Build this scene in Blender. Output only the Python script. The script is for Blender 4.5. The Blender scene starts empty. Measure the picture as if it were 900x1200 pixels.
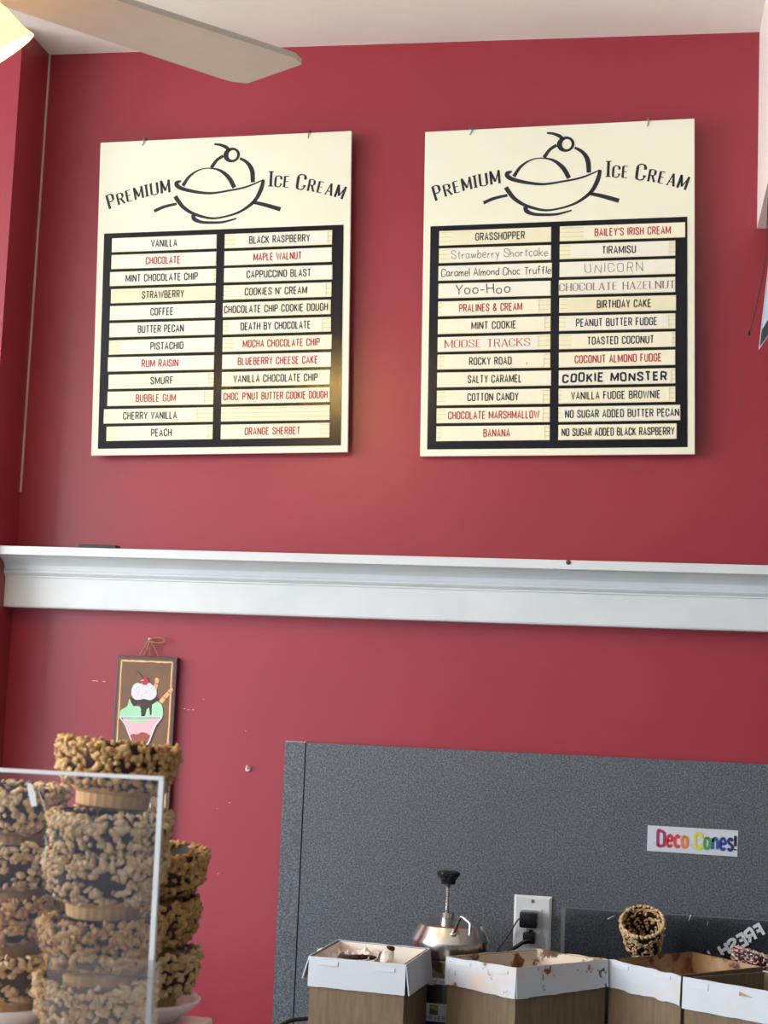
import bpy, bmesh, math, random
from mathutils import Vector, Matrix, noise

SC = bpy.context.scene
COL = SC.collection
RND = random.Random(7)
PI = math.pi

# ------------------------------------------------------------------ camera, world, lights, exposure
EYE = 1.55
CAMD = 2.85256
F_PX = 1802.0
RIGHT = Vector((0.9850766, 0.1673755, 0.0401181))
UP = Vector((-0.0205921, -0.1168039, 0.9929415))
FWD = Vector((-0.1708800, 0.9789496, 0.1116142))
CAM = Vector((0.0, -CAMD, EYE))

cam_data = bpy.data.cameras.new('camera')
cam = bpy.data.objects.new('camera', cam_data)
COL.objects.link(cam)
cam_data.sensor_fit = 'VERTICAL'
cam_data.sensor_height = 24.0
cam_data.sensor_width = 18.0
cam_data.lens = F_PX / 1200.0 * 24.0
cam_data.clip_start = 0.05
cam_data.dof.use_dof = True
cam_data.dof.focus_distance = 2.75
cam_data.dof.aperture_fstop = 9.0
m = Matrix((RIGHT, UP, -FWD)).transposed().to_4x4()
m.translation = CAM
cam.matrix_world = m
SC.camera = cam

world = bpy.data.worlds.new('world')
SC.world = world
world.use_nodes = True
wn = world.node_tree.nodes
wn['Background'].inputs[0].default_value = (0.80, 0.86, 0.95, 1)
wn['Background'].inputs[1].default_value = 0.18

def area(name, loc, target, sx, sy, watts, color):
    d = bpy.data.lights.new(name, 'AREA')
    d.shape = 'RECTANGLE'; d.size = sx; d.size_y = sy
    d.energy = watts; d.color = color
    o = bpy.data.objects.new(name, d); COL.objects.link(o)
    o.location = loc
    o.rotation_euler = (Vector(target) - Vector(loc)).to_track_quat('-Z', 'Y').to_euler()
    return o

# daylight through the shop's side window (left) and its street front (behind the camera)
area('side_window_light', (-3.7, -2.8, 2.05), (0, -2.5, 1.75), 3.2, 1.4, 215, (0.95, 0.97, 1.0))
area('street_window_light', (-2.6, -6.9, 1.19), (-1.2, 0, 1.25), 3.8, 2.34, 54, (0.60, 0.76, 1.0))

sd = bpy.data.lights.new('ceiling_bounce_sun', 'SUN'); sd.energy = 5.4; sd.angle = 0.02; sd.color = (1.0, 0.97, 0.92)
so_ = bpy.data.objects.new('ceiling_bounce_sun', sd); COL.objects.link(so_)
so_.rotation_euler = Vector((0.75, -0.30, -0.50)).to_track_quat('-Z', 'Y').to_euler()   # added unseen sun from the left; only strikes the floor, bouncing onto the ceiling

vs = SC.view_settings
vs.view_transform = 'Standard'
vs.look = 'None'
vs.gamma = 1.0
vs.use_curve_mapping = False
vs.exposure = -0.12

# ------------------------------------------------------------------ helpers
def at(px, py, Y):
    """world point on the plane y = Y seen at a photo pixel"""
    d = RIGHT * ((px - 450) / F_PX) + UP * (-(py - 600) / F_PX) + FWD
    return CAM + d * ((Y + CAMD) / d.y)

def onz(px, py, z):
    d = RIGHT * ((px - 450) / F_PX) + UP * (-(py - 600) / F_PX) + FWD
    return CAM + d * ((z - EYE) / d.z)

def s2l(c):
    return tuple((v / 12.92 if v <= 0.04045 else ((v + 0.055) / 1.055) ** 2.4) for v in (x / 255.0 for x in c))

class NT:
    def __init__(self, name):
        self.m = bpy.data.materials.new(name); self.m.use_nodes = True
        self.t = self.m.node_tree; self.n = self.t.nodes
        self.b = self.n['Principled BSDF']; self.out = self.n['Material Output']
    def node(self, typ, **kw):
        x = self.n.new(typ)
        for k, v in kw.items():
            if k.startswith('i_'):
                key = k[2:]
                x.inputs[int(key) if key.isdigit() else key.replace('_', ' ')].default_value = v
            else: setattr(x, k, v)
        return x
    def link(self, a, b): self.t.links.new(a, b)
    def coords(self, kind='Object'):
        return self.node('ShaderNodeTexCoord').outputs[kind]
    def noise(self, scale, detail=3, rough=0.55, vec=None):
        x = self.node('ShaderNodeTexNoise', i_Scale=scale, i_Detail=detail, i_Roughness=rough)
        self.link(vec or self.coords(), x.inputs['Vector']); return x.outputs['Fac']
    def ramp(self, fac, stops, interp='LINEAR'):
        r = self.node('ShaderNodeValToRGB'); r.color_ramp.interpolation = interp
        e = r.color_ramp.elements
        while len(e) < len(stops): e.new(0.5)
        for k, (p, c) in enumerate(stops):
            e[k].position = p; e[k].color = (*c, 1) if len(c) == 3 else c
        self.link(fac, r.inputs[0]); return r.outputs[0]
    def mix(self, fac, a, b, blend='MIX'):
        x = self.node('ShaderNodeMix', data_type='RGBA', blend_type=blend)
        for s, v in ((x.inputs[0], fac), (x.inputs[6], a), (x.inputs[7], b)):
            if hasattr(v, 'is_linked'): self.link(v, s)
            else: s.default_value = (*v, 1) if isinstance(v, tuple) and len(v) == 3 else v
        return x.outputs[2]
    def bump(self, fac, strength, dist=0.001):
        x = self.node('ShaderNodeBump', i_Strength=strength, i_Distance=dist)
        self.link(fac, x.inputs['Height']); self.link(x.outputs[0], self.b.inputs['Normal'])

def plain(name, rgb, rough=0.5, metal=0.0, var=0.06, scale=30, bump=0.0, spec=0.5, coat=0.0):
    """one colour with a little procedural unevenness"""
    t = NT(name); c = s2l(rgb)
    f = t.noise(scale)
    lo = tuple(max(0, v * (1 - var)) for v in c); hi = tuple(min(1, v * (1 + var)) for v in c)
    t.link(t.ramp(f, [(0.3, lo), (0.7, hi)]), t.b.inputs['Base Color'])
    t.b.inputs['Roughness'].default_value = rough
    t.b.inputs['Metallic'].default_value = metal
    t.b.inputs['Specular IOR Level'].default_value = spec
    t.b.inputs['Coat Weight'].default_value = coat
    if bump: t.bump(f, bump)
    return t.m

def mesh(name, V, F, mats, mi=None, smooth=None):
    me = bpy.data.meshes.new(name)
    me.from_pydata([tuple(v) for v in V], [], F)
    for m_ in (mats if isinstance(mats, (list, tuple)) else [mats]): me.materials.append(m_)
    if mi: me.polygons.foreach_set('material_index', mi)
    if smooth is not None:
        me.polygons.foreach_set('use_smooth', [True] * len(F))
        me.set_sharp_from_angle(angle=math.radians(smooth))
    me.update()
    return me

def put(name, me, parent=None, loc=(0, 0, 0), rot=(0, 0, 0)):
    o = bpy.data.objects.new(name, me); COL.objects.link(o)
    o.location = loc; o.rotation_euler = rot
    if parent: o.parent = parent
    return o

class G:
    """collects shapes into ONE mesh"""
    def __init__(self): self.V = []; self.F = []; self.M = []
    def add(self, V, F, mi=0):
        b = len(self.V); self.V += [Vector(v) for v in V]
        self.F += [tuple(i + b for i in f) for f in F]; self.M += [mi] * len(F); return self
    def box(self, x0, x1, y0, y1, z0, z1, mi=0, bev=0.0):
        if bev <= 0:
            V = [(x, y, z) for x in (x0, x1) for y in (y0, y1) for z in (z0, z1)]
            F = [(0, 1, 3, 2), (4, 6, 7, 5), (0, 4, 5, 1), (2, 3, 7, 6), (0, 2, 6, 4), (1, 5, 7, 3)]
            return self.add(V, F, mi)
        bm = bmesh.new(); bmesh.ops.create_cube(bm, size=1)
        for v in bm.verts:
            v.co = Vector(((x0 + x1) / 2 + v.co.x * (x1 - x0), (y0 + y1) / 2 + v.co.y * (y1 - y0), (z0 + z1) / 2 + v.co.z * (z1 - z0)))
        bmesh.ops.bevel(bm, geom=bm.edges[:], offset=bev, segments=2, affect='EDGES', profile=0.6)
        return self.bm(bm, mi)
    def bm(self, bm, mi=0):
        bm.verts.index_update()
        self.add([v.co.copy() for v in bm.verts], [tuple(v.index for v in f.verts) for f in bm.faces], mi); bm.free(); return self
    def lathe(self, prof, n=48, c=(0, 0, 0), mi=0, lobes=None):
        V = []; F = []; k = len(prof)
        for i in range(n):
            a = 2 * PI * i / n; ca, sa = math.cos(a), math.sin(a)
            for (r, z) in prof:
                rr = r * (lobes(a) if lobes else 1)
                V.append((c[0] + rr * ca, c[1] + rr * sa, c[2] + z))
        for i in range(n):
            j = (i + 1) % n
            for q in range(k - 1):
                F.append((i * k + q, j * k + q, j * k + q + 1, i * k + q + 1))
        return self.add(V, F, mi)
    def tube(self, pts, r, n=10, mi=0, caps=True):
        P = [Vector(p) for p in pts]; m_ = len(P)
        R = r if isinstance(r, (list, tuple)) else [r] * m_
        V = []; F = []; nrm = None
        for i in range(m_):
            t = (P[min(i + 1, m_ - 1)] - P[max(i - 1, 0)]).normalized()
            if nrm is None: nrm = t.orthogonal().normalized()
            else:
                nrm = nrm - t * nrm.dot(t)
                nrm = nrm.normalized() if nrm.length > 1e-6 else t.orthogonal().normalized()
            b = t.cross(nrm)
            for q in range(n):
                a = 2 * PI * q / n
                V.append(P[i] + (nrm * math.cos(a) + b * math.sin(a)) * R[i])
        for i in range(m_ - 1):
            for q in range(n):
                p = (q + 1) % n
                F.append((i * n + q, i * n + p, (i + 1) * n + p, (i + 1) * n + q))
        if caps:
            F.append(tuple(range(n - 1, -1, -1))); F.append(tuple((m_ - 1) * n + q for q in range(n)))
        return self.add(V, F, mi)
    def prism(self, poly, y0, y1, mi=0):
        """polygon in x,z extruded from y0 (front) to y1"""
        n = len(poly)
        V = [(x, y0, z) for x, z in poly] + [(x, y1, z) for x, z in poly]
        F = [tuple(range(n)), tuple(range(2 * n - 1, n - 1, -1))] + [(i, i + n, (i + 1) % n + n, (i + 1) % n) for i in range(n)]
        return self.add(V, F, mi)
    def hull(self, A, B, mi=0):
        """two matching loops joined into a closed solid"""
        n = len(A)
        F = [tuple(range(n)), tuple(range(2 * n - 1, n - 1, -1))] + [(i, i + n, (i + 1) % n + n, (i + 1) % n) for i in range(n)]
        return self.add(list(A) + list(B), F, mi)
    def obj(self, name, mats, parent=None, loc=(0, 0, 0), rot=(0, 0, 0), smooth=None, fix=True):
        me = mesh(name, self.V, self.F, mats, self.M, None)
        if fix:
            bm = bmesh.new(); bm.from_mesh(me); bmesh.ops.recalc_face_normals(bm, faces=bm.faces[:]); bm.to_mesh(me); bm.free()
        if smooth is not None:
            me.polygons.foreach_set('use_smooth', [True] * len(me.polygons)); me.set_sharp_from_angle(angle=math.radians(smooth))
        return put(name, me, parent, loc, rot)

def empty(name, loc, rot=(0, 0, 0)):
    o = bpy.data.objects.new(name, None); COL.objects.link(o)
    o.location = loc; o.rotation_euler = rot; o.empty_display_size = 0.05
    return o

def tag(o, label=None, cat=None, group=None, kind=None):
    if label: o['label'] = label
    if cat: o['category'] = cat
    if group: o['group'] = group
    if kind: o['kind'] = kind
    return o

def copy_tree(o, parent=None):
    c = o.copy(); COL.objects.link(c)
    if parent: c.parent = parent
    for ch in [x for x in bpy.data.objects if x.parent == o]: copy_tree(ch, c)
    return c

def spline(pts, n=6):
    """Catmull-Rom through points of any dimension"""
    P = [tuple(p) for p in pts]
    if len(P) < 3: return P
    out = []
    for i in range(len(P) - 1):
        a = P[max(i - 1, 0)]; b = P[i]; c = P[i + 1]; d = P[min(i + 2, len(P) - 1)]
        for k in range(n):
            t = k / n
            out.append(tuple(0.5 * (2 * b[j] + (c[j] - a[j]) * t + (2 * a[j] - 5 * b[j] + 4 * c[j] - d[j]) * t * t + (3 * b[j] - a[j] - 3 * c[j] + d[j]) * t ** 3) for j in range(len(b))))
    out.append(P[-1]); return out

# ---- lettering: stroke skeletons swept to flat ribbons (x right, z up, ink on plane y)
CAPS = {
'A': (.44, [[(0,0),(.22,1),(.44,0)], [(.08,.3),(.36,.3)]]),
'B': (.42, [[(0,0),(0,1),(.26,1),(.37,.94),(.39,.84),(.39,.68),(.36,.58),(.26,.53),(0,.53)], [(.26,.53),(.38,.46),(.42,.36),(.42,.16),(.38,.05),(.27,0),(0,0)]]),
'C': (.42, [[(.42,.68),(.42,.82),(.36,.95),(.21,1),(.06,.95),(0,.82),(0,.18),(.06,.05),(.21,0),(.36,.05),(.42,.18),(.42,.32)]]),
'D': (.42, [[(0,0),(0,1),(.24,1),(.37,.94),(.42,.8),(.42,.2),(.37,.06),(.24,0),(0,0)]]),
'E': (.36, [[(.36,1),(0,1),(0,0),(.36,0)], [(0,.52),(.31,.52)]]),
'F': (.35, [[(.35,1),(0,1),(0,0)], [(0,.52),(.3,.52)]]),
'G': (.42, [[(.42,.7),(.42,.82),(.36,.95),(.21,1),(.06,.95),(0,.82),(0,.18),(.06,.05),(.21,0),(.36,.05),(.42,.18),(.42,.48),(.24,.48)]]),
'H': (.42, [[(0,0),(0,1)], [(.42,0),(.42,1)], [(0,.52),(.42,.52)]]),
'I': (.0, [[(0,0),(0,1)]]),
'J': (.32, [[(0,.25),(.03,.06),(.15,0),(.28,.06),(.32,.2),(.32,1)]]),
'K': (.43, [[(0,0),(0,1)], [(.41,1),(.02,.42)], [(.13,.57),(.43,0)]]),
'L': (.33, [[(0,1),(0,0),(.33,0)]]),
'M': (.6, [[(0,0),(0,1)],[(0,1),(.3,.15),(.6,1)],[(.6,1),(.6,0)]]),
'N': (.47, [[(0,0),(0,1)],[(0,.98),(.47,.02)],[(.47,0),(.47,1)]]),
'O': (.42, [[(.21,1),(.06,.95),(0,.82),(0,.18),(.06,.05),(.21,0),(.36,.05),(.42,.18),(.42,.82),(.36,.95),(.21,1)]]),
'P': (.4, [[(0,0),(0,1),(.25,1),(.37,.95),(.4,.84),(.4,.62),(.37,.51),(.25,.46),(0,.46)]]),
'R': (.42, [[(0,0),(0,1),(.25,1),(.37,.95),(.4,.84),(.4,.66),(.37,.55),(.25,.5),(0,.5)], [(.22,.5),(.42,0)]]),
'S': (.41, [[(.4,.7),(.4,.83),(.34,.95),(.2,1),(.06,.95),(0,.83),(.01,.71),(.08,.6),(.33,.42),(.4,.31),(.41,.17),(.35,.05),(.2,0),(.06,.05),(0,.17),(0,.3)]]),
'T': (.4, [[(0,1),(.4,1)], [(.2,1),(.2,0)]]),
'U': (.42, [[(0,1),(0,.18),(.06,.05),(.21,0),(.36,.05),(.42,.18),(.42,1)]]),
'V': (.44, [[(0,1),(.22,0),(.44,1)]]),
'W': (.74, [[(0,1),(.185,0),(.37,.9),(.555,0),(.74,1)]]),
'X': (.42, [[(0,0),(.42,1)], [(0,1),(.42,0)]]),
'Y': (.43, [[(0,1),(.215,.45),(.43,1)], [(.215,.45),(.215,0)]]),
'Z': (.38, [[(0,1),(.38,1),(0,0),(.38,0)]]),
'&': (.5, [[(.5,0),(.12,.66),(.1,.84),(.2,1),(.32,.95),(.34,.8),(.27,.64),(.04,.4),(0,.2),(.07,.04),(.22,0),(.36,.1),(.48,.4)]]),
"'": (.0, [[(0,1),(0,.72)]]),
'.': (.0, [[(0,0),(0,.07)]]),
'-': (.26, [[(0,.42),(.26,.42)]]),
'!': (.0, [[(0,1),(0,.28)], [(0,0),(0,.08)]]),
}
LOW = {
'a': (.34, [[(.32,.5),(.18,.6),(.03,.48),(0,.25),(.06,.04),(.2,.03),(.32,.2)], [(.33,.58),(.32,.2),(.38,0)]]),
'b': (.34, [[(.02,1),(0,0)], [(.01,.35),(.15,.58),(.32,.48),(.34,.25),(.22,.02),(.01,.06)]]),
'c': (.3, [[(.3,.48),(.18,.6),(.04,.48),(0,.25),(.07,.04),(.2,0),(.3,.1)]]),
'd': (.34, [[(.32,.45),(.18,.58),(.03,.46),(0,.22),(.08,.02),(.22,.04),(.32,.2)], [(.34,1),(.33,.2),(.36,0)]]),
'e': (.33, [[(.02,.3),(.32,.34),(.29,.52),(.17,.6),(.04,.48),(0,.25),(.07,.04),(.2,0),(.32,.1)]]),
'f': (.3, [[(.3,.9),(.2,1),(.12,.88),(.12,0)], [(0,.55),(.26,.57)]]),
'h': (.34, [[(.02,1),(0,0)], [(.01,.35),(.14,.56),(.28,.52),(.32,.35),(.33,0)]]),
'i': (.02, [[(.01,.58),(.01,0)], [(.01,.8),(.01,.86)]]),
'g': (.34, [[(.32,.45),(.18,.58),(.03,.46),(0,.24),(.08,.06),(.22,.06),(.32,.22)], [(.33,.58),(.33,-.1),(.24,-.32),(.06,-.3)]]),
'k': (.32, [[(.01,1),(0,0)], [(.3,.6),(.02,.27)], [(.1,.34),(.32,0)]]),
'l': (.02, [[(.02,1),(.0,0)]]),
'm': (.5, [[(0,.58),(.01,0)], [(.01,.38),(.12,.57),(.22,.5),(.25,0)], [(.25,.38),(.37,.57),(.47,.5),(.5,0)]]),
'n': (.32, [[(0,.58),(.01,0)], [(.01,.38),(.14,.58),(.28,.5),(.32,.3),(.32,0)]]),
'o': (.34, [[(.17,.6),(.04,.5),(0,.28),(.05,.07),(.17,0),(.29,.07),(.34,.3),(.3,.5),(.17,.6)]]),
'r': (.24, [[(0,.58),(.01,0)], [(.01,.34),(.1,.55),(.24,.56)]]),
's': (.29, [[(.28,.47),(.2,.59),(.08,.58),(.02,.46),(.08,.35),(.22,.27),(.29,.15),(.22,.02),(.09,0),(0,.1)]]),
't': (.26, [[(.13,.95),(.12,.1),(.2,0)], [(0,.66),(.26,.68)]]),
'u': (.33, [[(0,.58),(.01,.15),(.1,0),(.22,.04),(.31,.2)], [(.32,.58),(.31,.2),(.34,0)]]),
'w': (.46, [[(0,.58),(.11,.02),(.23,.5),(.35,.02),(.46,.58)]]),
'y': (.32, [[(0,.58),(.16,.08)], [(.32,.58),(.06,-.35)]]),
}
FONT = dict(CAPS); FONT.update(LOW)

def ribbon(g, pts, wid, y, mi=0):
    P = []
    W = []
    for p, w_ in zip(pts, wid):
        if not P or math.hypot(p[0] - P[-1][0], p[1] - P[-1][1]) > 1e-7: P.append((p[0], p[1])); W.append(w_)
    n = len(P)
    if n < 2: return
    V = []
    for i in range(n):
        def dirv(a, b):
            l = math.hypot(b[0] - a[0], b[1] - a[1]); return ((b[0] - a[0]) / l, (b[1] - a[1]) / l)
        d1 = dirv(P[i - 1], P[i]) if i > 0 else dirv(P[i], P[i + 1])
        d2 = dirv(P[i], P[i + 1]) if i < n - 1 else d1
        nx, nz = -(d1[1] + d2[1]), d1[0] + d2[0]
        l = math.hypot(nx, nz)
        if l < 1e-6: nx, nz, l = -d1[1], d1[0], 1
        nx /= l; nz /= l
        c = max(0.5, abs(nx * -d1[1] + nz * d1[0]))
        h = W[i] / 2 / c
        V += [(P[i][0] + nx * h, y, P[i][1] + nz * h), (P[i][0] - nx * h, y, P[i][1] - nz * h)]
    g.add(V, [(2 * i, 2 * i + 1, 2 * i + 3, 2 * i + 2) for i in range(n - 1)], mi)

def glyph_width(ch):
    return 0.17 if ch == ' ' else FONT[ch][0]

def split_sharp(pts):
    out = [[pts[0]]]
    for i in range(1, len(pts)):
        out[-1].append(pts[i])
        if i < len(pts) - 1:
            a = Vector((pts[i][0] - pts[i - 1][0], pts[i][1] - pts[i - 1][1])); b = Vector((pts[i + 1][0] - pts[i][0], pts[i + 1][1] - pts[i][1]))
            if a.angle(b, 0) > 0.9: out.append([pts[i]])
    return out

def write(g, text, x0, x1, z0, h, y, style='k', t=None, mi=0, rnd=None, mis=None, xf=None):
    """lettering between x0 and x1, caps of height h standing on z0"""
    bold = {'k': .132, 'h': .10, 'ht': .05, 'hb': .18, 's': .13, 'b': .15, 'p': .16}[style] if t is None else t
    gap = {'k': .25, 'h': .16, 'ht': .15, 'hb': .30, 's': .27, 'b': .18, 'p': .24}[style]
    wide = {'s': 1.35}.get(style, 1)
    lowz = 1.28 if style == 'b' else 1.0
    if text == 'UNICORN': gap = .3
    tw = sum(glyph_width(c) * wide + gap for c in text) - gap + bold
    sx = (x1 - x0) / tw
    sz = h
    lw = bold * h
    ci = h * (1 - bold) if style in ('k', 'b', 'p', 'hb') else h
    zb = z0 + (h - ci) / 2
    x = bold / 2
    k = 0
    for ch in text:
        w_ = glyph_width(ch) * wide
        if ch != ' ':
            dz = da = 0.0; sc = 1.0
            if rnd: dz = rnd.uniform(-.05, .05) * h; da = rnd.uniform(-.06, .06); sc = rnd.uniform(.92, 1.08)
            for st in FONT[ch][1]:
                pts = [(x + p[0] * wide, p[1]) for p in st]
                def T(p):
                    px = x0 + (p[0] + da * p[1]) * sx; pz = zb + p[1] * ci * sc * (lowz if ch.islower() else 1) + dz
                    return (px, pz)
                smooth_it = style in ('h', 'ht', 'hb')
                for sub in split_sharp(pts) if style == 's' else [pts]:
                    q = [T(p) for p in sub]
                    if len(q) > 2 and (smooth_it and len(q) > 4 or style in ('s', 'b', 'p') and len(q) > 4): q = spline(q, 4)
                    if style == 's':
                        ws = []
                        for i in range(len(q)):
                            a = q[max(i - 1, 0)]; b = q[min(i + 1, len(q) - 1)]
                            dx, dzz = b[0] - a[0], b[1] - a[1]; l = math.hypot(dx, dzz) or 1
                            thick = abs(dzz) / l if not (dx * dzz > 0 and abs(dx) / l > .15) else .35
                            ws.append(lw * (.38 + .72 * thick ** 1.5))
                    else: ws = [lw] * len(q)
                    if xf: q = [xf(p) for p in q]
                    ribbon(g, q, ws, y, mis[k] if mis else mi)
                if style == 's':
                    for p in (st[0], st[-1]):
                        if p[1] in (0, 1) and ch not in 'COGS&U' or (ch == 'U' and p[1] == 1):
                            if ch == 'T' and p[1] == 1: continue
                            if ch in 'EFL' and p[0] > .2: continue
                            q = T((x + p[0] * wide, p[1])); s_ = .11 * sx * 1.1
                            q = [(q[0] - s_, q[1]), (q[0] + s_, q[1])]
                            if xf: q = [xf(v) for v in q]
                            ribbon(g, q, [lw * .4] * 2, y, mis[k] if mis else mi)
            k += 1
        x += w_ + gap

STRIPS = [
  (0, 0, 0, 'VANILLA', 'k', -223, -10, (-222, -11), (-142.5, -89.7)),
  (0, 0, 1, 'CHOCOLATE', 'r', -223, -10, (-222, -11), (-152.5, -82.6)),
  (0, 0, 2, 'MINT CHOCOLATE CHIP', 'k', -225, -10, (-224, -12.4), (-192.4, -46.4)),
  (0, 0, 3, 'STRAWBERRY', 'k', -222, -10, (-221, -11), (-158.3, -73.3)),
  (0, 0, 4, 'COFFEE', 'k', -223, -10, (-222, -11), (-140.2, -94.0)),
  (0, 0, 5, 'BUTTER PECAN', 'k', -223, -10, (-222, -11), (-164.7, -72.3)),
  (0, 0, 6, 'PISTACHIO', 'k', -223, -10, (-198.8, -11), (-138.4, -72.2)),
  (0, 0, 7, 'RUM RAISIN', 'r', -224.2, -10, (-223.2, -11), (-155.2, -81.4)),
  (0, 0, 8, 'SMURF', 'k', -221.8, -10, (-220.8, -20.5), (-136.6, -90.6)),
  (0, 0, 9, 'BUBBLE GUM', 'r', -223, -10, (-222, -28.4), (-165.4, -84.7)),
  (0, 0, 10, 'CHERRY VANILLA', 'k', -229.5, -10, (-228.5, -42.0), (-189.8, -82.0)),
  (0, 0, 11, 'PEACH', 'k', -223, -10, (-204.6, -19.4), (-132.6, -91.2)),
  (0, 1, 0, 'BLACK RASPBERRY', 'k', 6, 219, (28.2, 210.6), (55.1, 175.5)),
  (0, 1, 1, 'MAPLE WALNUT', 'r', 6, 219, (7, 218), (64.4, 159.4)),
  (0, 1, 2, 'CAPPUCCINO BLAST', 'k', 6, 220.5, (7, 219.5), (51.4, 178.4)),
  (0, 1, 3, "COOKIES N' CREAM", 'k', 6, 219, (16.5, 208.3), (48.3, 171.5)),
  (0, 1, 4, 'CHOCOLATE CHIP COOKIE DOUGH', 'k', 5, 218, (6, 214.3), (7.8, 212.5)),
  (0, 1, 5, 'DEATH BY CHOCOLATE', 'k', 6, 219, (17.9, 201.9), (41.6, 179.3)),
  (0, 1, 6, 'MOCHA CHOCOLATE CHIP', 'r', 6, 221, (27.9, 220), (46.6, 197.5)),
  (0, 1, 7, 'BLUEBERRY CHEESE CAKE', 'r', 6, 220.5, (7, 219.5), (37.3, 194.3)),
  (0, 1, 8, 'VANILLA CHOCOLATE CHIP', 'k', 6, 219, (7, 218), (29.3, 194.8)),
  (0, 1, 9, "CHOC. P'NUT BUTTER COOKIE DOUGH", 'r', 6, 219, (7, 218), (10.2, 214.2)),
  (0, 1, 10, '', 'k', 6, 219, None, (0, 0)),
  (0, 1, 11, 'ORANGE SHERBET', 'r', 6, 219, (7, 199.9), (53.6, 162.2)),
  (1, 0, 0, 'GRASSHOPPER', 'k', -223, -10, (-199.2, -11), (-153.4, -59.5)),
  (1, 0, 1, 'Strawberry Shortcake', 'ht', -223, -10, (-200.0, -11), (-198.8, -15.5)),
  (1, 0, 2, 'Caramel Almond Choc Truffle', 'h', -223.5, -8, (-222.5, -9), (-218.1, -9.6)),
  (1, 0, 3, 'Yoo - Hoo', 'h', -223, -10, (-222, -11), (-191.5, -85.4)),
  (1, 0, 4, 'PRALINES & CREAM', 'r', -223, -10, (-216.4, -32.0), (-182.7, -63.2)),
  (1, 0, 5, 'MINT COOKIE', 'k', -223, -10, (-222, -20.6), (-158.9, -74.1)),
  (1, 0, 6, 'MOOSE TRACKS', 'sr', -223, -10, (-222, -32.7), (-209.7, -47.6)),
  (1, 0, 7, 'ROCKY ROAD', 'k', -223, -10, (-209.9, -21.9), (-162.4, -82.2)),
  (1, 0, 8, 'SALTY CARAMEL', 'k', -223, -8, (-222, -9), (-164.5, -63.2)),
  (1, 0, 9, 'COTTON CANDY', 'k', -223, -10, (-205.8, -22.6), (-164.7, -68.4)),
  (1, 0, 10, 'CHOCOLATE MARSHMALLOW', 'r', -223, -10, (-205.3, -22.9), (-200.8, -29.1)),
  (1, 0, 11, 'BANANA', 'r', -223, -10, (-213.0, -19.0), (-133.8, -83.9)),
  (1, 1, 0, "BAILEY'S IRISH CREAM", 'r', 6, 237, (50.6, 236), (71.0, 210.6)),
  (1, 1, 1, 'TIRAMISU', 'k', 6, 219, (26.1, 208.2), (84.7, 147.0)),
  (1, 1, 2, 'UNICORN', 'ht', 6, 219, (7, 218), (53.5, 160.4)),
  (1, 1, 3, 'CHOCOLATE HAZELNUT', 'sb', 5, 219, (6, 218), (5.5, 218.5)),
  (1, 1, 4, 'BIRTHDAY CAKE', 'k', 6, 220.5, (20.6, 219.5), (75.9, 175.1)),
  (1, 1, 5, 'PEANUT BUTTER FUDGE', 'k', 6, 219, (19.0, 206.4), (37.5, 186.0)),
  (1, 1, 6, 'TOASTED COCONUT', 'k', 6, 219, (29.1, 213.7), (58.5, 180.0)),
  (1, 1, 7, 'COCONUT ALMOND FUDGE', 'r', 6, 219, (7, 218), (35.4, 193.9)),
  (1, 1, 8, 'COOKIE MONSTER', 'hb', 6, 219, (7, 211.3), (12.3, 204.1)),
  (1, 1, 9, 'VANILLA FUDGE BROWNIE', 'k', 6, 219, (11.3, 208.3), (29.1, 192.1)),
  (1, 1, 10, 'NO SUGAR ADDED BUTTER PECAN', 'k', 6, 228, (12.8, 227), (18.3, 225.6)),
  (1, 1, 11, 'NO SUGAR ADDED BLACK RASPBERRY', 'k', 6, 221.5, (7, 220.5), (12.4, 217.3)),
]
LOGO = [
   [(-19.8, 300.4, 2.8), (-6.7, 298.0, 3.9), (5.3, 292.1, 5.0), (12.0, 284.1, 3.4)] ,
   [(32.5, 269.5, 3.4), (47.4, 259.9, 5.0), (57.2, 243.5, 6.7), (59.4, 219.8, 6.2)] ,
   [(-1.5, 275.8, 4.5), (-14.4, 267.4, 4.5), (-24.8, 253.0, 5.6)] ,
   [(-81.8, 218.6, 5.6), (-69.1, 237.1, 3.9), (-49.7, 249.3, 2.2), (-28.9, 252.0, 1.7), (-6.8, 246.3, 3.9), (11.3, 230.7, 6.2), (22.4, 210.7, 6.2)] ,
   [(-85.6, 228.9, 2.2), (-94.5, 225.1, 6.2), (-92.6, 218.5, 6.2), (-80.4, 212.0, 5.6), (-53.4, 205.0, 4.5), (-23.6, 201.4, 3.4), (11.9, 205.2, 2.8), (47.2, 211.4, 2.8), (80.5, 224.2, 1.7)] ,
   [(80.5, 224.2, 4.5), (76.7, 207.3, 6.2), (67.1, 187.0, 5.6), (52.6, 172.9, 4.5), (30.5, 160.2, 3.4), (1.1, 152.5, 2.8), (-25.5, 151.2, 3.4), (-58.4, 161.3, 4.5), (-79.6, 175.2, 5.6), (-91.9, 190.5, 6.2), (-96.9, 198.4, 6.2)] ,
   [(-59.5, 159.6, 6.2), (-56.9, 150.6, 6.2), (-43.1, 144.2, 4.5), (-22.3, 142.2, 3.9), (1.4, 142.5, 3.4), (27.8, 148.6, 2.2)] ,
   [(-139.3, 169.8, 5.0), (-118.5, 177.9, 4.5), (-93.5, 182.8, 3.9)] ,
   [(58.4, 180.3, 4.5), (83.2, 174.0, 5.6), (115.6, 163.4, 6.2)] ,
]

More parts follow.
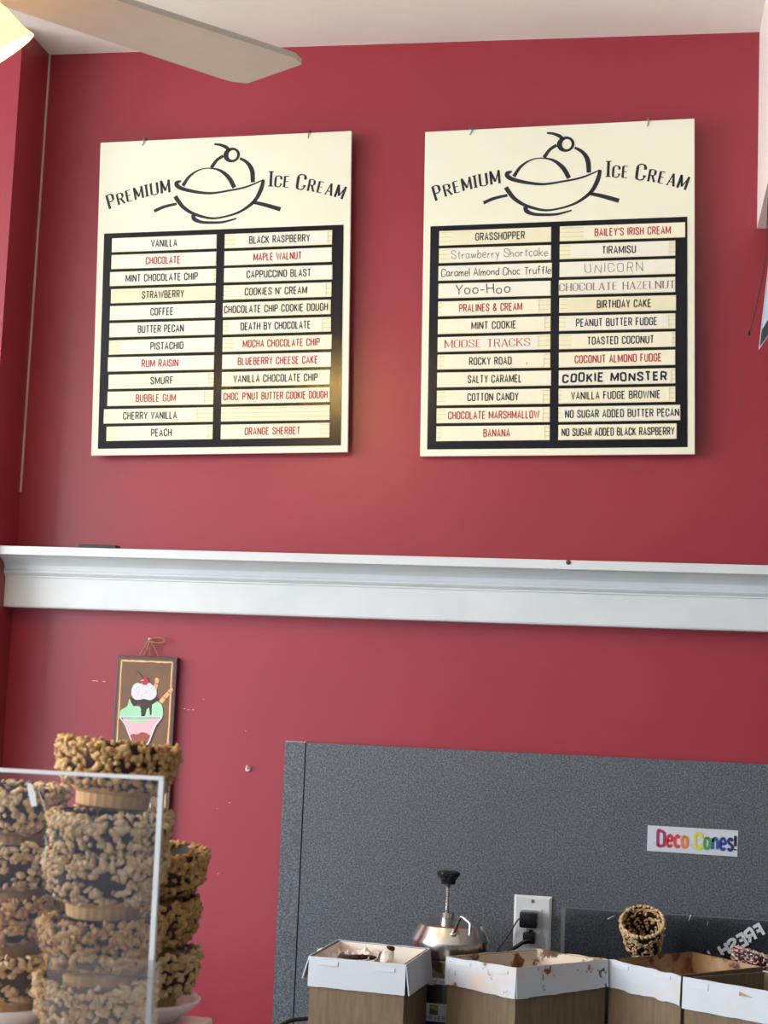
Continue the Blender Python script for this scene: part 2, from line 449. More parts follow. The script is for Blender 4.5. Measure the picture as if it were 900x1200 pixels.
# ------------------------------------------------------------------ materials
def mat_red():
    t = NT('red_wall_paint')
    f = t.noise(2.2, 4); c0, c1 = s2l((143, 43, 56)), s2l((152, 48, 61))
    t.link(t.ramp(f, [(0.3, c0), (0.7, c1)]), t.b.inputs['Base Color'])
    t.b.inputs['Roughness'].default_value = 0.33
    t.b.inputs['Specular IOR Level'].default_value = 0.5
    t.bump(t.noise(220, 2), 0.06, 0.002)
    return t.m
M_RED = mat_red()
M_CEIL = plain('ceiling_paint', (236, 234, 228), 0.8, scale=8, var=.03)
M_FLOOR = plain('floor_tile', (214, 208, 198), 0.5, scale=6)
M_CAULK = plain('pale_caulk', (205, 170, 160), 0.6)

def mat_trim():
    t = NT('worn_white_gloss')
    n = t.noise(38, 6, .7); n2 = t.noise(9, 2)
    chip = t.ramp(n, [(0.695, (0, 0, 0)), (0.72, (1, 1, 1))])
    base = t.ramp(n2, [(0.3, s2l((200, 208, 212))), (0.7, s2l((210, 217, 221)))])
    t.link(t.mix(chip, base, s2l((96, 88, 84))), t.b.inputs['Base Color'])
    t.b.inputs['Roughness'].default_value = 0.32
    return t.m
M_TRIM = mat_trim()
M_BULK = plain('bulkhead_paint', (236, 226, 222), 0.6, var=.02)

def mat_speckle():
    t = NT('speckled_grey_laminate')
    co = t.coords()
    a = t.noise(330, 2, .6, co); b = t.noise(700, 2, .6, co); w_ = t.noise(6, 2, .5, co)
    c = t.ramp(a, [(0.33, s2l((28, 33, 40))), (0.5, s2l((76, 83, 91))), (0.66, s2l((128, 137, 146)))])
    d = t.ramp(b, [(0.35, s2l((38, 43, 50))), (0.65, s2l((110, 118, 127)))])
    x = t.mix(0.45, c, d)
    t.link(t.mix(t.ramp(w_, [(.4, (0, 0, 0)), (.7, (.12, .12, .12))]), x, s2l((60, 62, 68))), t.b.inputs['Base Color'])
    t.b.inputs['Roughness'].default_value = 0.5
    return t.m
M_LAM = mat_speckle()
M_BOARD = plain('cream_board', (231, 231, 208), 0.42, scale=5, var=.02)
M_BLACK = plain('black_gloss_panel', (12, 12, 24), 0.2, scale=20, spec=.35)
M_INK = plain('black_ink', (22, 22, 34), 0.5)
M_INKR = plain('red_ink', (172, 38, 52), 0.5)
M_FADE = plain('faded_red_ink', (186, 84, 80), 0.6)
M_FADEB = plain('faded_brown_ink', (134, 112, 108), 0.6)
M_PEN = plain('thin_grey_pen', (78, 80, 92), 0.6)
M_MARK = plain('black_marker', (24, 24, 30), 0.5)
M_WIRE = plain('steel_wire', (150, 150, 150), 0.3, 1.0)
def mat_strip():
    t = NT('ribbed_ivory_plastic')
    co = t.coords(); s = t.node('ShaderNodeSeparateXYZ'); t.link(co, s.inputs[0])
    w_ = t.node('ShaderNodeMath', operation='MULTIPLY'); w_.inputs[1].default_value = 2 * PI / 0.0085; t.link(s.outputs[2], w_.inputs[0])
    q = t.node('ShaderNodeMath', operation='SINE'); t.link(w_.outputs[0], q.inputs[0])
    t.link(t.ramp(q.outputs[0], [(0.0, s2l((232, 226, 192))), (0.9, s2l((232, 226, 192))), (0.97, s2l((196, 190, 152)))]), t.b.inputs['Base Color'])
    t.b.inputs['Roughness'].default_value = 0.45
    return t.m
M_STRIP = mat_strip()
M_INS = [plain('paper_insert_cream', (236, 231, 204), 0.6, var=.03, scale=14), plain('paper_insert_white', (231, 229, 212), 0.6, var=.03, scale=14), plain('paper_insert_yellowed', (228, 222, 188), 0.6, var=.03, scale=14)]

def mat_card():
    t = NT('brown_corrugated_card')
    co = t.coords(); mp = t.node('ShaderNodeMapping'); mp.inputs['Scale'].default_value = (1, 1, 0.12); t.link(co, mp.inputs[0])
    a = t.noise(160, 3, .6, mp.outputs[0]); b = t.noise(7, 3, .6, co)
    x = t.mix(t.ramp(b, [(.35, (0, 0, 0)), (.75, (.35, .35, .35))]), t.ramp(a, [(.3, s2l((104, 88, 68))), (.7, s2l((124, 107, 85)))]), s2l((92, 68, 46)))
    st = t.ramp(t.noise(24, 5, .7, co), [(.69, (0, 0, 0)), (.74, (.7, .7, .7))])
    t.link(t.mix(st, x, s2l((74, 42, 26))), t.b.inputs['Base Color'])
    t.b.inputs['Roughness'].default_value = 0.75
    return t.m
M_CARD = mat_card()
def mat_white_card(name, amount, scale=26, base=(190, 199, 210)):
    t = NT(name); co = t.coords()
    a = t.noise(scale, 6, .68, co)
    mask = t.ramp(a, [(0.75 - amount, (0, 0, 0)), (0.79 - amount, (1, 1, 1))])
    soft = t.ramp(t.noise(scale * .4, 4, .6, co), [(.62 - amount, (0, 0, 0)), (.8 - amount, (.55, .55, .55))])
    x = t.mix(soft, s2l(base), s2l((206, 178, 150)))
    col = t.ramp(t.noise(scale * 2.3, 3, .6, co), [(.35, s2l((70, 36, 22))), (.65, s2l((140, 86, 52)))])
    t.link(t.mix(mask, x, col), t.b.inputs['Base Color'])
    t.b.inputs['Roughness'].default_value = 0.55
    return t.m
M_WC_CLEAN = mat_white_card('white_card_clean', 0.01)
M_WC_MESSY = mat_white_card('white_card_smeared', 0.155)
M_WC_BAD = mat_white_card('white_card_chocolate_smears', 0.20, 18, (222, 208, 190))
M_CARD_DIRTY = mat_white_card('brown_card_chocolate_smears', 0.22, 14, (150, 112, 74))
M_PAPER = mat_white_card('crumpled_white_paper', 0.05, 30, (232, 222, 212))

def mat_steel():
    t = NT('polished_steel')
    t.b.inputs['Metallic'].default_value = 1.0
    f = t.noise(60, 3)
    t.link(t.ramp(f, [(.3, s2l((196, 192, 186))), (.7, s2l((214, 210, 204)))]), t.b.inputs['Base Color'])
    t.link(t.ramp(f, [(.2, (.16, .16, .16)), (.8, (.26, .26, .26))]), t.b.inputs['Roughness'])
    return t.m
M_STEEL = mat_steel()
M_RUB = plain('black_plastic', (16, 16, 18), 0.35)
M_RUBG = plain('black_gloss_plastic', (22, 22, 24), 0.22)
M_PLATE = plain('white_outlet_plastic', (212, 217, 222), 0.3, var=.02)
M_WHITE = plain('white_label', (198, 205, 216), 0.4, var=.02)
M_GREY = plain('grey_plastic', (86, 88, 90), 0.45)
M_GREEN = plain('green_print', (120, 158, 60), 0.5)
M_DARKGREEN = plain('dark_green_print', (70, 92, 62), 0.5)
M_GREYINK = plain('grey_ink', (70, 76, 82), 0.5)
M_CERAM = plain('white_ceramic', (232, 230, 228), 0.18, var=.02)
M_DECAL = plain('pale_blue_grey_vinyl', (218, 226, 234), 0.5, var=.02)

def mat_acrylic(name, milk, tint=(1, 1, 1)):
    t = NT(name)
    tr = t.node('ShaderNodeBsdfTransparent'); tr.inputs[0].default_value = (*tint, 1)
    gl = t.node('ShaderNodeBsdfGlossy'); gl.inputs['Roughness'].default_value = 0.03
    df = t.node('ShaderNodeBsdfDiffuse'); df.inputs[0].default_value = (.85, .85, .86, 1)
    fr = t.node('ShaderNodeFresnel'); fr.inputs[0].default_value = 1.28
    sc = t.noise(40, 5, .7)
    mk = t.node('ShaderNodeMath', operation='MULTIPLY'); mk.inputs[1].default_value = milk * 2
    t.link(sc, mk.inputs[0])
    a = t.node('ShaderNodeMixShader'); t.link(mk.outputs[0], a.inputs[0]); t.link(tr.outputs[0], a.inputs[1]); t.link(df.outputs[0], a.inputs[2])
    b = t.node('ShaderNodeMixShader'); t.link(fr.outputs[0], b.inputs[0]); t.link(a.outputs[0], b.inputs[1]); t.link(gl.outputs[0], b.inputs[2])
    t.link(b.outputs[0], t.out.inputs['Surface'])
    return t.m
M_ACR = mat_acrylic('clear_acrylic', 0.003)
M_ACR2 = mat_acrylic('clear_acrylic_scuffed', 0.04)
M_ACRD = mat_acrylic('smoky_clear_acrylic', 0.004, (.86, .87, .89))
M_ACRE = plain('polished_acrylic_edge', (200, 204, 206), 0.25, var=.02)
M_ACREG = plain('grey_acrylic_edge', (104, 108, 112), 0.3, var=.02)

def mat_nut(name, cols):
    t = NT(name)
    g = t.node('ShaderNodeNewGeometry')
    r = t.ramp(g.outputs['Random Per Island'], cols)
    n = t.noise(300, 2)
    t.link(t.mix(t.ramp(n, [(.3, (0, 0, 0)), (.8, (.35, .35, .35))]), r, s2l((110, 72, 36))), t.b.inputs['Base Color'])
    t.b.inputs['Roughness'].default_value = 0.5
    return t.m
M_NUT = mat_nut('chopped_peanut', [(0, s2l((150, 108, 60))), (.4, s2l((190, 150, 92))), (.75, s2l((206, 172, 116))), (1, s2l((168, 112, 62)))])
M_NUT2 = mat_nut('chopped_pale_nut', [(0, s2l((196, 164, 116))), (.5, s2l((216, 192, 148))), (.8, s2l((176, 136, 86))), (1, s2l((226, 206, 166)))])
M_SPR = mat_nut('rainbow_sprinkles', [(0, s2l((196, 60, 60))), (.2, s2l((236, 232, 226))), (.38, s2l((70, 72, 120))), (.5, s2l((232, 190, 180))), (.66, s2l((180, 50, 62))), (.82, s2l((230, 228, 226))), (1, s2l((210, 150, 70)))])
M_CHOC = plain('dark_chocolate', (44, 24, 22), 0.42, var=.2, scale=60, spec=.3)
def mat_waffle():
    t = NT('waffle_cone')
    a = t.noise(45, 3)
    t.link(t.ramp(a, [(.3, s2l((186, 138, 82))), (.7, s2l((216, 174, 116)))]), t.b.inputs['Base Color'])
    t.b.inputs['Roughness'].default_value = 0.6
    return t.m
M_WAF = mat_waffle()
M_FAN = plain('fan_blade_grey_white', (184, 178, 168), 0.5, var=.03)
M_BRASS = plain('brass', (190, 150, 70), 0.3, 1.0)

# ------------------------------------------------------------------ the room
def struct(o): o['kind'] = 'structure'; return o
CEIL = 1.251 + EYE
CX = -1.229                                   # inside corner
struct(G().box(CX - .5, 3.2, 0, .12, 0, CEIL).obj('wall_back', M_RED))
wl = struct(G().box(-2.9, CX, -.136, -.0005, 0, CEIL).obj('wall_left', M_RED))
G().box(CX - .0005, CX + .003, -.004, -.0002, 1.9, CEIL - .001).obj('caulk_bead', M_CAULK, wl)
struct(G().box(-4.6, 3.2, -7.2, .12, CEIL, CEIL + .1).obj('ceiling', M_CEIL))
struct(G().box(-4.6, 3.2, -7.2, .12, -.1, 0).obj('floor', M_FLOOR))
bz = at(887, 268, 0).z
struct(G().box(at(887, 268, 0).x, 1.4, -1.3, -.0005, bz, CEIL - .0005).obj('wall_right', M_BULK))

# moulded white ledge
E0 = empty('moulding_shelf', (CX, 0, EYE + .121))
tag(E0, 'long white painted moulding ledge running across the red wall', 'shelf')
prof = [(-.0005, .121), (-.043, .121), (-.045, .124), (-.045, .178), (-.0475, .1795), (-.0475, .182), (-.052, .184), (-.0555, .188), (-.0555, .191), (-.0535, .193), (-.0535, .1955)]
for k in range(7):
    a = k / 6 * PI / 2
    prof.append((-.0535 - .040 * (1 - math.cos(a)), .1965 + .0195 * math.sin(a)))
prof += [(-.0965, .2165)]
L = 2.2
g = G(); n = len(prof) + 1; pr = prof + [(-.0005, .2165)]
g.hull([(0.0005, y, z - .121) for y, z in pr], [(L, y, z - .121) for y, z in pr])
g.obj('moulding', M_TRIM, E0, smooth=25)
G().box(.0005, L, -.111, -.0005, .0958, .1125, bev=.002).obj('top_board', M_TRIM, E0)
sp = at(666, 659, -.111)
G().lathe([(0, -.0035), (.003, -.003), (.0045, 0), (.0045, .002)], 12).obj('nail_head', plain('rusty_nail', (96, 74, 62), .5, .6), E0, (sp.x - CX, -.1112, sp.z - EYE - .121), (-PI / 2, 0, 0), 40)
a, b = at(95, 640, -.095), at(138, 640, -.095)
t_ = G().box(-.0375, .0375, -.012, .012, 0, .0065, bev=.001).obj('black_tray', M_RUB, None, ((a.x + b.x) / 2, -.096, EYE + .2336))
tag(t_, 'thin flat black object lying on the white ledge near the left corner', 'tray')

# grey speckled splashback
pz = EYE - .113
B0 = empty('backsplash_panel', (-.625, 0, .9))
tag(B0, 'dark grey speckled laminate backsplash on the red wall behind the cardboard boxes', 'backsplash')
G().box(0, 2.0, -.012, -.0005, 0, pz - .9).obj('panel', M_LAM, B0)
G().box(-.0415, -.0028, -.010, -.0005, 0, pz - .9).obj('edge_strip', M_LAM, B0)
G().box(-.0028, 0, -.005, -.0005, 0, pz - .9).obj('seam', plain('dark_gap', (14, 14, 16), .8), B0)
G().box(-.0415, -.001, -.0105, -.0005, pz - .9, pz - .8988).obj('cap', plain('pale_cap', (170, 160, 160), .5), B0)

# counters
c0 = G().box(-1.228, 2.4, -.62, -.013, .862, .9, bev=.004).obj('back_counter', M_LAM)
tag(c0, 'long back counter against the wall carrying the cardboard boxes', 'counter')
cbx = G().box(-1.2, 2.38, -.58, -.03, 0.0, .861).obj('base_cabinet', plain('dark_cabinet', (60, 58, 60), .5))
tag(cbx, 'dark base cabinet beneath the long back counter', 'cabinet')
cz = EYE - .347
D0 = empty('display_cabinet', (-.85, -1.6, 0))
tag(D0, 'white serving cabinet in the lower left under the stacks of nut bowls', 'cabinet')
ce = at(250, 1196, -1.27)
G().box(.06, ce.x + .85 - .01, -.5, .32, 0, cz - .02).obj('body', plain('white_enamel', (226, 220, 216), .3), D0)
G().box(.05, ce.x + .85, -.51, .33, cz - .02, cz, bev=.004).obj('top', plain('pale_pink_white_top', (232, 214, 210), .3), D0)

# wall marks
g = G()
for px, py, w_ in ((108, 798, .012), (120, 799, .006), (215, 831, .004), (220, 832, .003), (225, 832, .004), (268, 941, .003), (254, 948, .002), (255, 1024, .002), (287, 857, .002), (238, 820, .002)):
    p = at(px, py, -.0004); g.add([(p.x, -.0004, p.z), (p.x + w_, -.0004, p.z), (p.x + w_, -.0004, p.z + .0012), (p.x, -.0004, p.z + .0012)], [(0, 1, 2, 3)])
g.obj('paint_chips', plain('plaster_white', (220, 180, 178), .8), bpy.data.objects['wall_back'], fix=False)
p = at(291, 901, 0)
h = G().lathe([(0, .006), (.004, .0055), (.0055, .003), (.0055, 0)], 16)
h.tube([(0, 0, .005), (0, .004, .011), (0, .007, .012)], .0018, 8)
ho = h.obj('wall_hook', plain('clear_white_plastic', (226, 196, 200), .2), None, (p.x, 0, p.z), (PI / 2, 0, 0), 40)
tag(ho, 'tiny pale hook on the bare red wall left of the grey backsplash', 'hook')

# ------------------------------------------------------------------ menu boards
POSE = [((-.83132, -.03, .7423), (.99952, .01056, .02925), (-.02912, -.01142, .99951)),
        ((-.18274, -.03, .7494), (.99944, -.0279, .01835), (-.01896, -.02189, .99958))]
MATS_B = []
def serif_arc(g):
    import math as _m
    # (letter, centre x, base z, tilt deg, height, width)
    left = [('P', -224.5, 180.5, 17, 28, 15), ('R', -206, 187.5, 15, 22, 15), ('E', -189, 192.3, 13, 22.5, 12.5), ('M', -170, 197, 11, 23, 18.5), ('I', -154, 200.8, 9, 23, 6), ('U', -138.5, 203, 7.5, 23.5, 16.5), ('M', -116.5, 206.6, 6, 24.5, 19)]
    right = [('I', 95, 210.8, -2, 29, 7), ('C', 109.5, 208.6, -4, 22, 14.5), ('E', 126, 207.2, -5, 22, 11.5), ('C', 154, 201.5, -8, 30, 18), ('R', 174.5, 197.8, -11, 22.5, 14), ('E', 192, 193.7, -13, 22, 11.5), ('A', 209.5, 188.8, -16, 23, 15.5), ('M', 229.5, 182.2, -19, 24, 17.5)]
    for ch, cx, bz_, deg, hh, ww in left + right:
        a = _m.radians(deg); ca, sa = _m.cos(a), _m.sin(a)
        cx, bz_, hh, ww = cx / 1000, bz_ / 1000, hh / 1000, ww / 1000
        def xf(p, cx=cx, bz_=bz_, ca=ca, sa=sa): return (cx + p[0] * ca - p[1] * sa, bz_ + p[0] * sa + p[1] * ca)
        write(g, ch, -ww / 2, ww / 2, 0, hh, -.0003, 's', t=.18 if hh < .027 else .165, xf=xf)

ROWN = ['topmost', 'second from top', 'third from top', 'fourth from top', 'fifth from top', 'sixth from top', 'sixth from bottom', 'fifth from bottom', 'fourth from bottom', 'third from bottom', 'second from bottom', 'lowest']
SIDE = ['left-hand', 'right-hand']
HIDE = {'SMURF': None, 'COOKIE MONSTER': None, 'Yoo - Hoo': None, 'MOOSE TRACKS': None, "BAILEY'S IRISH CREAM": None}
for k in range(2):
    o_, ex, ez = [Vector(v) for v in POSE[k]]
    o_.z += EYE
    ex.normalize(); ez = (ez - ex * ez.dot(ex)).normalized(); ey = ez.cross(ex)
    rot = Matrix((ex, ey, ez)).transposed()
    BM = rot.to_4x4(); BM.translation = o_
    eul = rot.to_euler()
    bo = empty('menu_board', o_, eul)
    tag(bo, ['cream menu board hanging on the left, listing vanilla, coffee and peach', 'cream menu board hanging on the right, listing grasshopper, tiramisu and banana'][k], 'menu board', 'hanging ice cream menu boards')
    G().box(-.254, .254, 0, .008, -.3145, .3145, bev=.0012).obj('backing', M_BOARD, bo)
    G().box(-.2405, .2405, -.0008, .0005, -.3015, .128).obj('black_panel', M_BLACK, bo)
    g = G()
    for st in LOGO:
        q = spline(st, 8); ribbon(g, [(p[0] / 1000, p[1] / 1000) for p in q], [p[2] / 1000 * 1.36 for p in q], -.0003)
    N = 40; V = []; F = []
    for i in range(N):
        a = 2 * PI * i / N
        V += [(.0157 + .0168 * math.cos(a), -.0003, .2768 + .0150 * math.sin(a)), (.0178 + .0088 * math.cos(a), -.0003, .2768 + .0098 * math.sin(a))]
    for i in range(N):
        j = (i + 1) % N; F.append((2 * i, 2 * j, 2 * j + 1, 2 * i + 1))
    g.add(V, F)
    g.obj('bowl_logo', M_INK, bo, fix=False)
    g = G(); serif_arc(g); g.obj('lettering', M_INK, bo, fix=False)
    for hx, lean in ((-.170, .5), (.167, .15)):
        pts = []
        for i in range(15):
            a = 2 * PI * i / 14
            pts.append((hx + .0045 * lean * 2 * math.sin(a) + lean * .006 * (1 - math.cos(a)), .004 - .0065 * math.sin(a), .3035 + .0095 * (1 - math.cos(a)) - .0005))
        hk = G().tube(pts, .0012, 8, caps=False)
        hk.tube([(hx + lean * .012, .004, .321), (hx + lean * .012, .016, .322), (hx + lean * .012, .029, .322)], .0015, 8)
        hk.obj('hook', M_WIRE, bo, smooth=60)
    for (kk, c, r, text, sty, x0, x1, ins, tx) in STRIPS:
        if kk != k: continue
        zc = (103.3 - 34.15 * r) / 1000
        xc = (x0 + x1) / 2000; hw = (x1 - x0) / 2000
        jit = RND.uniform(-.004, .004)
        so = empty('flavor_strip', BM @ Vector((xc, -.001, zc)), (rot.to_4x4() @ Matrix.Rotation(jit, 4, 'Y')).to_euler())
        bn = ['left', 'right'][k]
        if text == '': lab = 'blank ribbed cream strip above orange sherbet on the left menu board'
        elif text in HIDE:
            how = 'faded red serif' if sty == 'sr' else 'handwritten' if sty[0] == 'h' else 'red' if sty == 'r' else 'black'
            lab = '%s strip, %s in the %s column of the %s board' % (how, ROWN[r], SIDE[c], bn)
        else:
            how = {'k': 'black', 'r': 'red', 'ht': 'thin handwritten', 'h': 'handwritten', 'sb': 'faded serif'}[sty]
            lab = 'strip reading %s in %s letters on the %s menu board' % (text.lower(), how, bn)
        tag(so, lab, 'flavour strip', 'flavour strips on the %s menu board' % bn)
        G().box(-hw, hw, -.0022, 0, -.01415, .01415, bev=.0005).obj('holder', M_STRIP, so)
        ymark = -.0024
        if ins:
            i0, i1 = ins[0] / 1000 - xc, ins[1] / 1000 - xc
            mi_ = M_INS[2] if text in ('STRAWBERRY', 'GRASSHOPPER', 'BIRTHDAY CAKE') else M_INS[1] if sty in ('ht', 'sb', 'sr') or RND.random() < .45 else M_INS[0]
            G().box(max(i0, -hw + .0006), min(i1, hw - .0006), -.0028, -.0021, -.0125, .0125).obj('paper_insert', mi_, so)
            ymark = -.0031
        if text:
            g = G(); a, b = tx[0] / 1000 - xc, tx[1] / 1000 - xc
            rr = random.Random(r * 7 + c)
            if sty in 'kr': write(g, text, a, b, -.0076, .0155, ymark, 'k')
            elif sty in ('sr', 'sb'): write(g, text, a, b, -.0068, .0142 if sty == 'sr' else .0135, ymark, 's', t=.15)
            elif text == 'UNICORN': write(g, text, a, b, -.008, .0165, ymark, 'ht', t=.065, rnd=rr)
            elif sty == 'hb': write(g, text, a, b, -.0095, .018, ymark, 'hb', t=.19, rnd=rr)
            elif sty == 'ht': write(g, text, a, b, -.0065, .0155, ymark, 'ht', t=.075, rnd=rr)
            elif text.startswith('Yoo'): write(g, text.replace(' - ', '-'), a, b, -.007, .0175, ymark, 'h', t=.1, rnd=rr)
            else: write(g, text, a, b, -.0065, .0145, ymark, 'h', rnd=rr)
            if text == 'ROCKY ROAD': ribbon(g, [(-.0545 + .1165 + a - a, -.0055), (-.0525 + .1165, -.0055)], [.002, .002], ymark)
            ink = {'k': M_INK, 'r': M_INKR, 'sr': M_FADE, 'sb': M_FADEB, 'ht': M_PEN, 'h': M_MARK, 'hb': M_MARK}[sty]
            g.obj('lettering', ink, so, fix=False)

# ------------------------------------------------------------------ painted sundae plaque
def build_plaque():
    tl, tr = at(137.5, 768, -.016), at(208, 769.5, -.016)
    W = tr.x - tl.x; H = .43
    root = empty('painted_plaque', (tl.x, 0, tl.z - H))
    tag(root, 'narrow brown wooden plaque with a painted ice cream sundae hanging from twine', 'wall plaque')
    def P(x, y, Y=-.0165):
        v = at(110 + x / 4.4417, 730 + y / 4.4444, -.0165); return (v.x - tl.x, Y, v.z - tl.z + H)
    M_EDGE = plain('dark_purple_brown_paint', (74, 58, 62), .5)
    M_BR = plain('brown_painted_wood', (112, 82, 60), .55, var=.12, scale=18)
    G().box(0, W, -.016, -.002, 0, H, bev=.0015).obj('board', M_EDGE, root)
    G().box(.0055, W - .0055, -.0163, -.0155, .0055, H - .0055).obj('painted_ground', M_BR, root)
    g = G()
    rr = random.Random(3)
    def line(x0, z0, x1, z1):
        n = 14; q = [(x0 + (x1 - x0) * i / n + rr.uniform(-.0004, .0004), z0 + (z1 - z0) * i / n + rr.uniform(-.0004, .0004)) for i in range(n + 1)]
        ribbon(g, q, [.0032 * rr.uniform(.7, 1.15) for _ in q], -.0166)
    e = .0095
    line(e, H - e, W - e, H - e); line(e, e, e, H - e); line(W - e, e, W - e, H - e); line(e, e, W - e, e)
    g.obj('border_line', plain('tan_line_paint', (222, 178, 122), .55), root, fix=False)
    cols = [plain('mint_paint', (160, 214, 178), .5, var=.1), plain('pink_paint', (222, 178, 190), .5, var=.08), plain('white_paint', (212, 214, 222), .5, var=.05, scale=120),
            plain('dark_brown_paint', (48, 32, 32), .5), plain('cherry_red_paint', (160, 34, 42), .4), plain('wafer_paint', (222, 168, 112), .5, var=.1), plain('rust_paint', (150, 74, 60), .5), plain('blue_grey_paint', (168, 178, 206), .5)]
    g = G(); lay = [0]
    def poly(pts, mi):
        lay[0] += 1
        Y = -.0166 - .00012 * lay[0]
        g.add([P(x, y, Y) for x, y in pts], [tuple(range(len(pts)))], mi)
    def stroke(pts, w_, mi, sm=True):
        lay[0] += 1
        q = [P(x, y) for x, y in (spline(pts, 5) if sm else pts)]
        ribbon(g, [(p[0], p[2]) for p in q], [w_] * len(q), -.0166 - .00012 * lay[0], mi)
    sm = lambda pts: spline(pts + [pts[0]], 4)[:-1]
    poly([(325, 283), (340, 292), (322, 372), (298, 372)], 5)
    poly([(322, 286), (341, 291), (333, 302), (316, 298)], 5)
    stroke([(312, 312), (335, 318)], .0012, 3, False)
    poly([(404, 333), (414, 350), (356, 420), (338, 406)], 5)
    for (a, b), (c, d) in (((384, 358), (400, 368)), ((362, 385), (378, 396))): stroke([(a, b), (c, d)], .0012, 3, False)
    poly(sm([(135, 478), (140, 455), (165, 440), (178, 425), (186, 395), (198, 420), (215, 432), (242, 440), (248, 488), (180, 492), (140, 490)]), 0)
    poly(sm([(240, 488), (250, 440), (300, 410), (330, 408), (352, 425), (360, 455), (356, 488), (300, 490)]), 0)
    poly([(190, 390), (230, 400), (300, 392), (330, 385), (340, 400), (325, 412), (304, 425), (301, 478), (294, 482), (288, 440), (276, 450), (266, 488), (255, 492), (247, 485), (245, 430), (228, 418), (212, 434), (203, 430)], 3)
    poly(sm([(196, 375), (198, 345), (210, 322), (228, 312), (244, 316), (258, 310), (272, 324), (288, 312), (304, 322), (318, 335), (328, 358), (322, 385), (296, 402), (262, 396), (240, 400), (214, 398)]), 2)
    for i in range(46):
        a = rr.uniform(0, 6.28); q = rr.uniform(0, 1) ** .5
        x, y = 262 + 55 * q * math.cos(a), 358 + 34 * q * math.sin(a)
        g.add([P(x, y, -.0195), P(x + 3, y + rr.uniform(-2, 2), -.0195), P(x + 2, y + 4, -.0195)], [(0, 1, 2)], 7 if i % 3 else 3)
    poly([(267 + 20 * math.cos(i / 20 * 2 * PI), 303 + 21 * math.sin(i / 20 * 2 * PI)) for i in range(20)], 4)
    stroke([(222, 250), (240, 264), (252, 280), (257, 295)], .0011, 3)
    stroke([(247, 303), (254, 298), (262, 299)], .0012, 2)
    # the glass and what is in it
    poly([(150, 495), (345, 495), (322, 530), (304, 570), (298, 585), (186, 585), (176, 556)], 1)
    poly([(160, 497), (300, 497), (285, 512), (230, 520), (180, 512)], 0)
    poly(sm([(190, 588), (205, 578), (228, 580), (248, 570), (270, 572), (290, 585), (296, 610), (240, 640), (205, 620)]), 6)
    stroke([(134, 489), (358, 489)], .0022, 2, False)
    stroke([(136, 490), (165, 530), (182, 575), (205, 625), (232, 655), (240, 720)], .0022, 2)
    stroke([(357, 490), (325, 530), (305, 575), (285, 625), (258, 655), (250, 720)], .0030, 2)
    stroke([(190, 760), (245, 735), (300, 760)], .0030, 2)
    # white script near the foot
    for pts in ([(292, 845), (285, 855), (294, 848)], [(228, 935), (231, 940)], [(268, 965), (270, 950), (276, 948)], [(280, 962), (282, 946), (292, 938), (298, 944), (294, 952)], [(292, 952), (300, 962), (302, 980)]):
        stroke(pts, .0016, 2)
    g.obj('painted_sundae', cols, root, fix=False)
    nl = at(175, 749, -.012); nx, nz = nl.x - tl.x, nl.z - tl.z + H
    tw = G()
    for x, z0 in ((.040, 0), (.064, 0), (.083, .001)):
        tw.tube([(x, -.010, H - .004), ((x + nx) / 2 + .001, -.012, (H + nz) / 2), (nx, -.0125, nz)], .0012, 7)
    tw.tube([(nx + .002, -.013, nz - .004), (nx - .002, -.014, H + .012), (nx - .008, -.016, H + .002)], .0012, 7)
    lp = spline([(nx, -.013, nz - .002), (nx + .012, -.016, nz + .003), (nx + .026, -.018, nz + .003), (nx + .034, -.018, nz - .001), (nx + .026, -.017, nz - .006), (nx + .012, -.016, nz - .006), (nx, -.0135, nz - .003)], 6)
    tw.tube(lp, .0013, 7)
    tw.obj('twine', plain('jute_twine', (150, 116, 82), .85), root, smooth=60)
    G().lathe([(0, .013), (.0022, .0128), (.0026, .011), (.001, .0105), (.001, 0)], 12).obj('nail', plain('pale_nail', (216, 190, 190), .35, .4), root, (nx, 0, nz), (PI / 2, 0, 0), 40)
build_plaque()

# ------------------------------------------------------------------ Deco Cones paper sign
def build_deco():
    a, b, c, d = at(759, 967.1, -.0128), at(865.2, 973.3, -.0128), at(864, 1004, -.0128), at(758.2, 997, -.0128)
    root = empty('paper_sign', d)
    tag(root, 'white paper sign with rainbow Deco Cones lettering stuck on the grey backsplash', 'sign')
    G().hull([v - d for v in (a, b, c, d)], [v - d + Vector((0, .0006, 0)) for v in (a, b, c, d)]).obj('paper', M_WHITE, root)
    cols = [(160, 40, 96), (196, 48, 66), (206, 66, 60), (216, 120, 62), (206, 204, 56), (72, 142, 74), (38, 90, 150), (42, 60, 140), (40, 46, 110), (26, 22, 40)]
    mats = [plain('print_ink_' + n_, c_, .5) for n_, c_ in zip(('plum', 'crimson', 'red', 'orange', 'lime', 'green', 'blue', 'indigo', 'navy', 'black'), cols)]
    g = G(); W, Hh = b.x - a.x, a.z - d.z
    sl = (b.z - a.z) / W
    def xf(p): return (p[0], p[1] + sl * p[0])
    # the sheared grey shadow that is printed with the words
    sg = G()
    write(sg, 'Deco Cones!', W * .105, W * .975, Hh * .16, Hh * .22, -.0004, 'b', xf=lambda p: (p[0] - (p[1] - Hh * .16) * .9, p[1] + sl * p[0]))
    sg.obj('printed_shade', plain('pale_grey_ink', (186, 188, 196), .5), root, fix=False)
    write(g, 'Deco Cones!', W * .105, W * .985, Hh * .17, Hh * .68, -.0008, 'b', t=.165, mis=list(range(10)), xf=xf)
    g.obj('lettering', mats, root, fix=False)
build_deco()

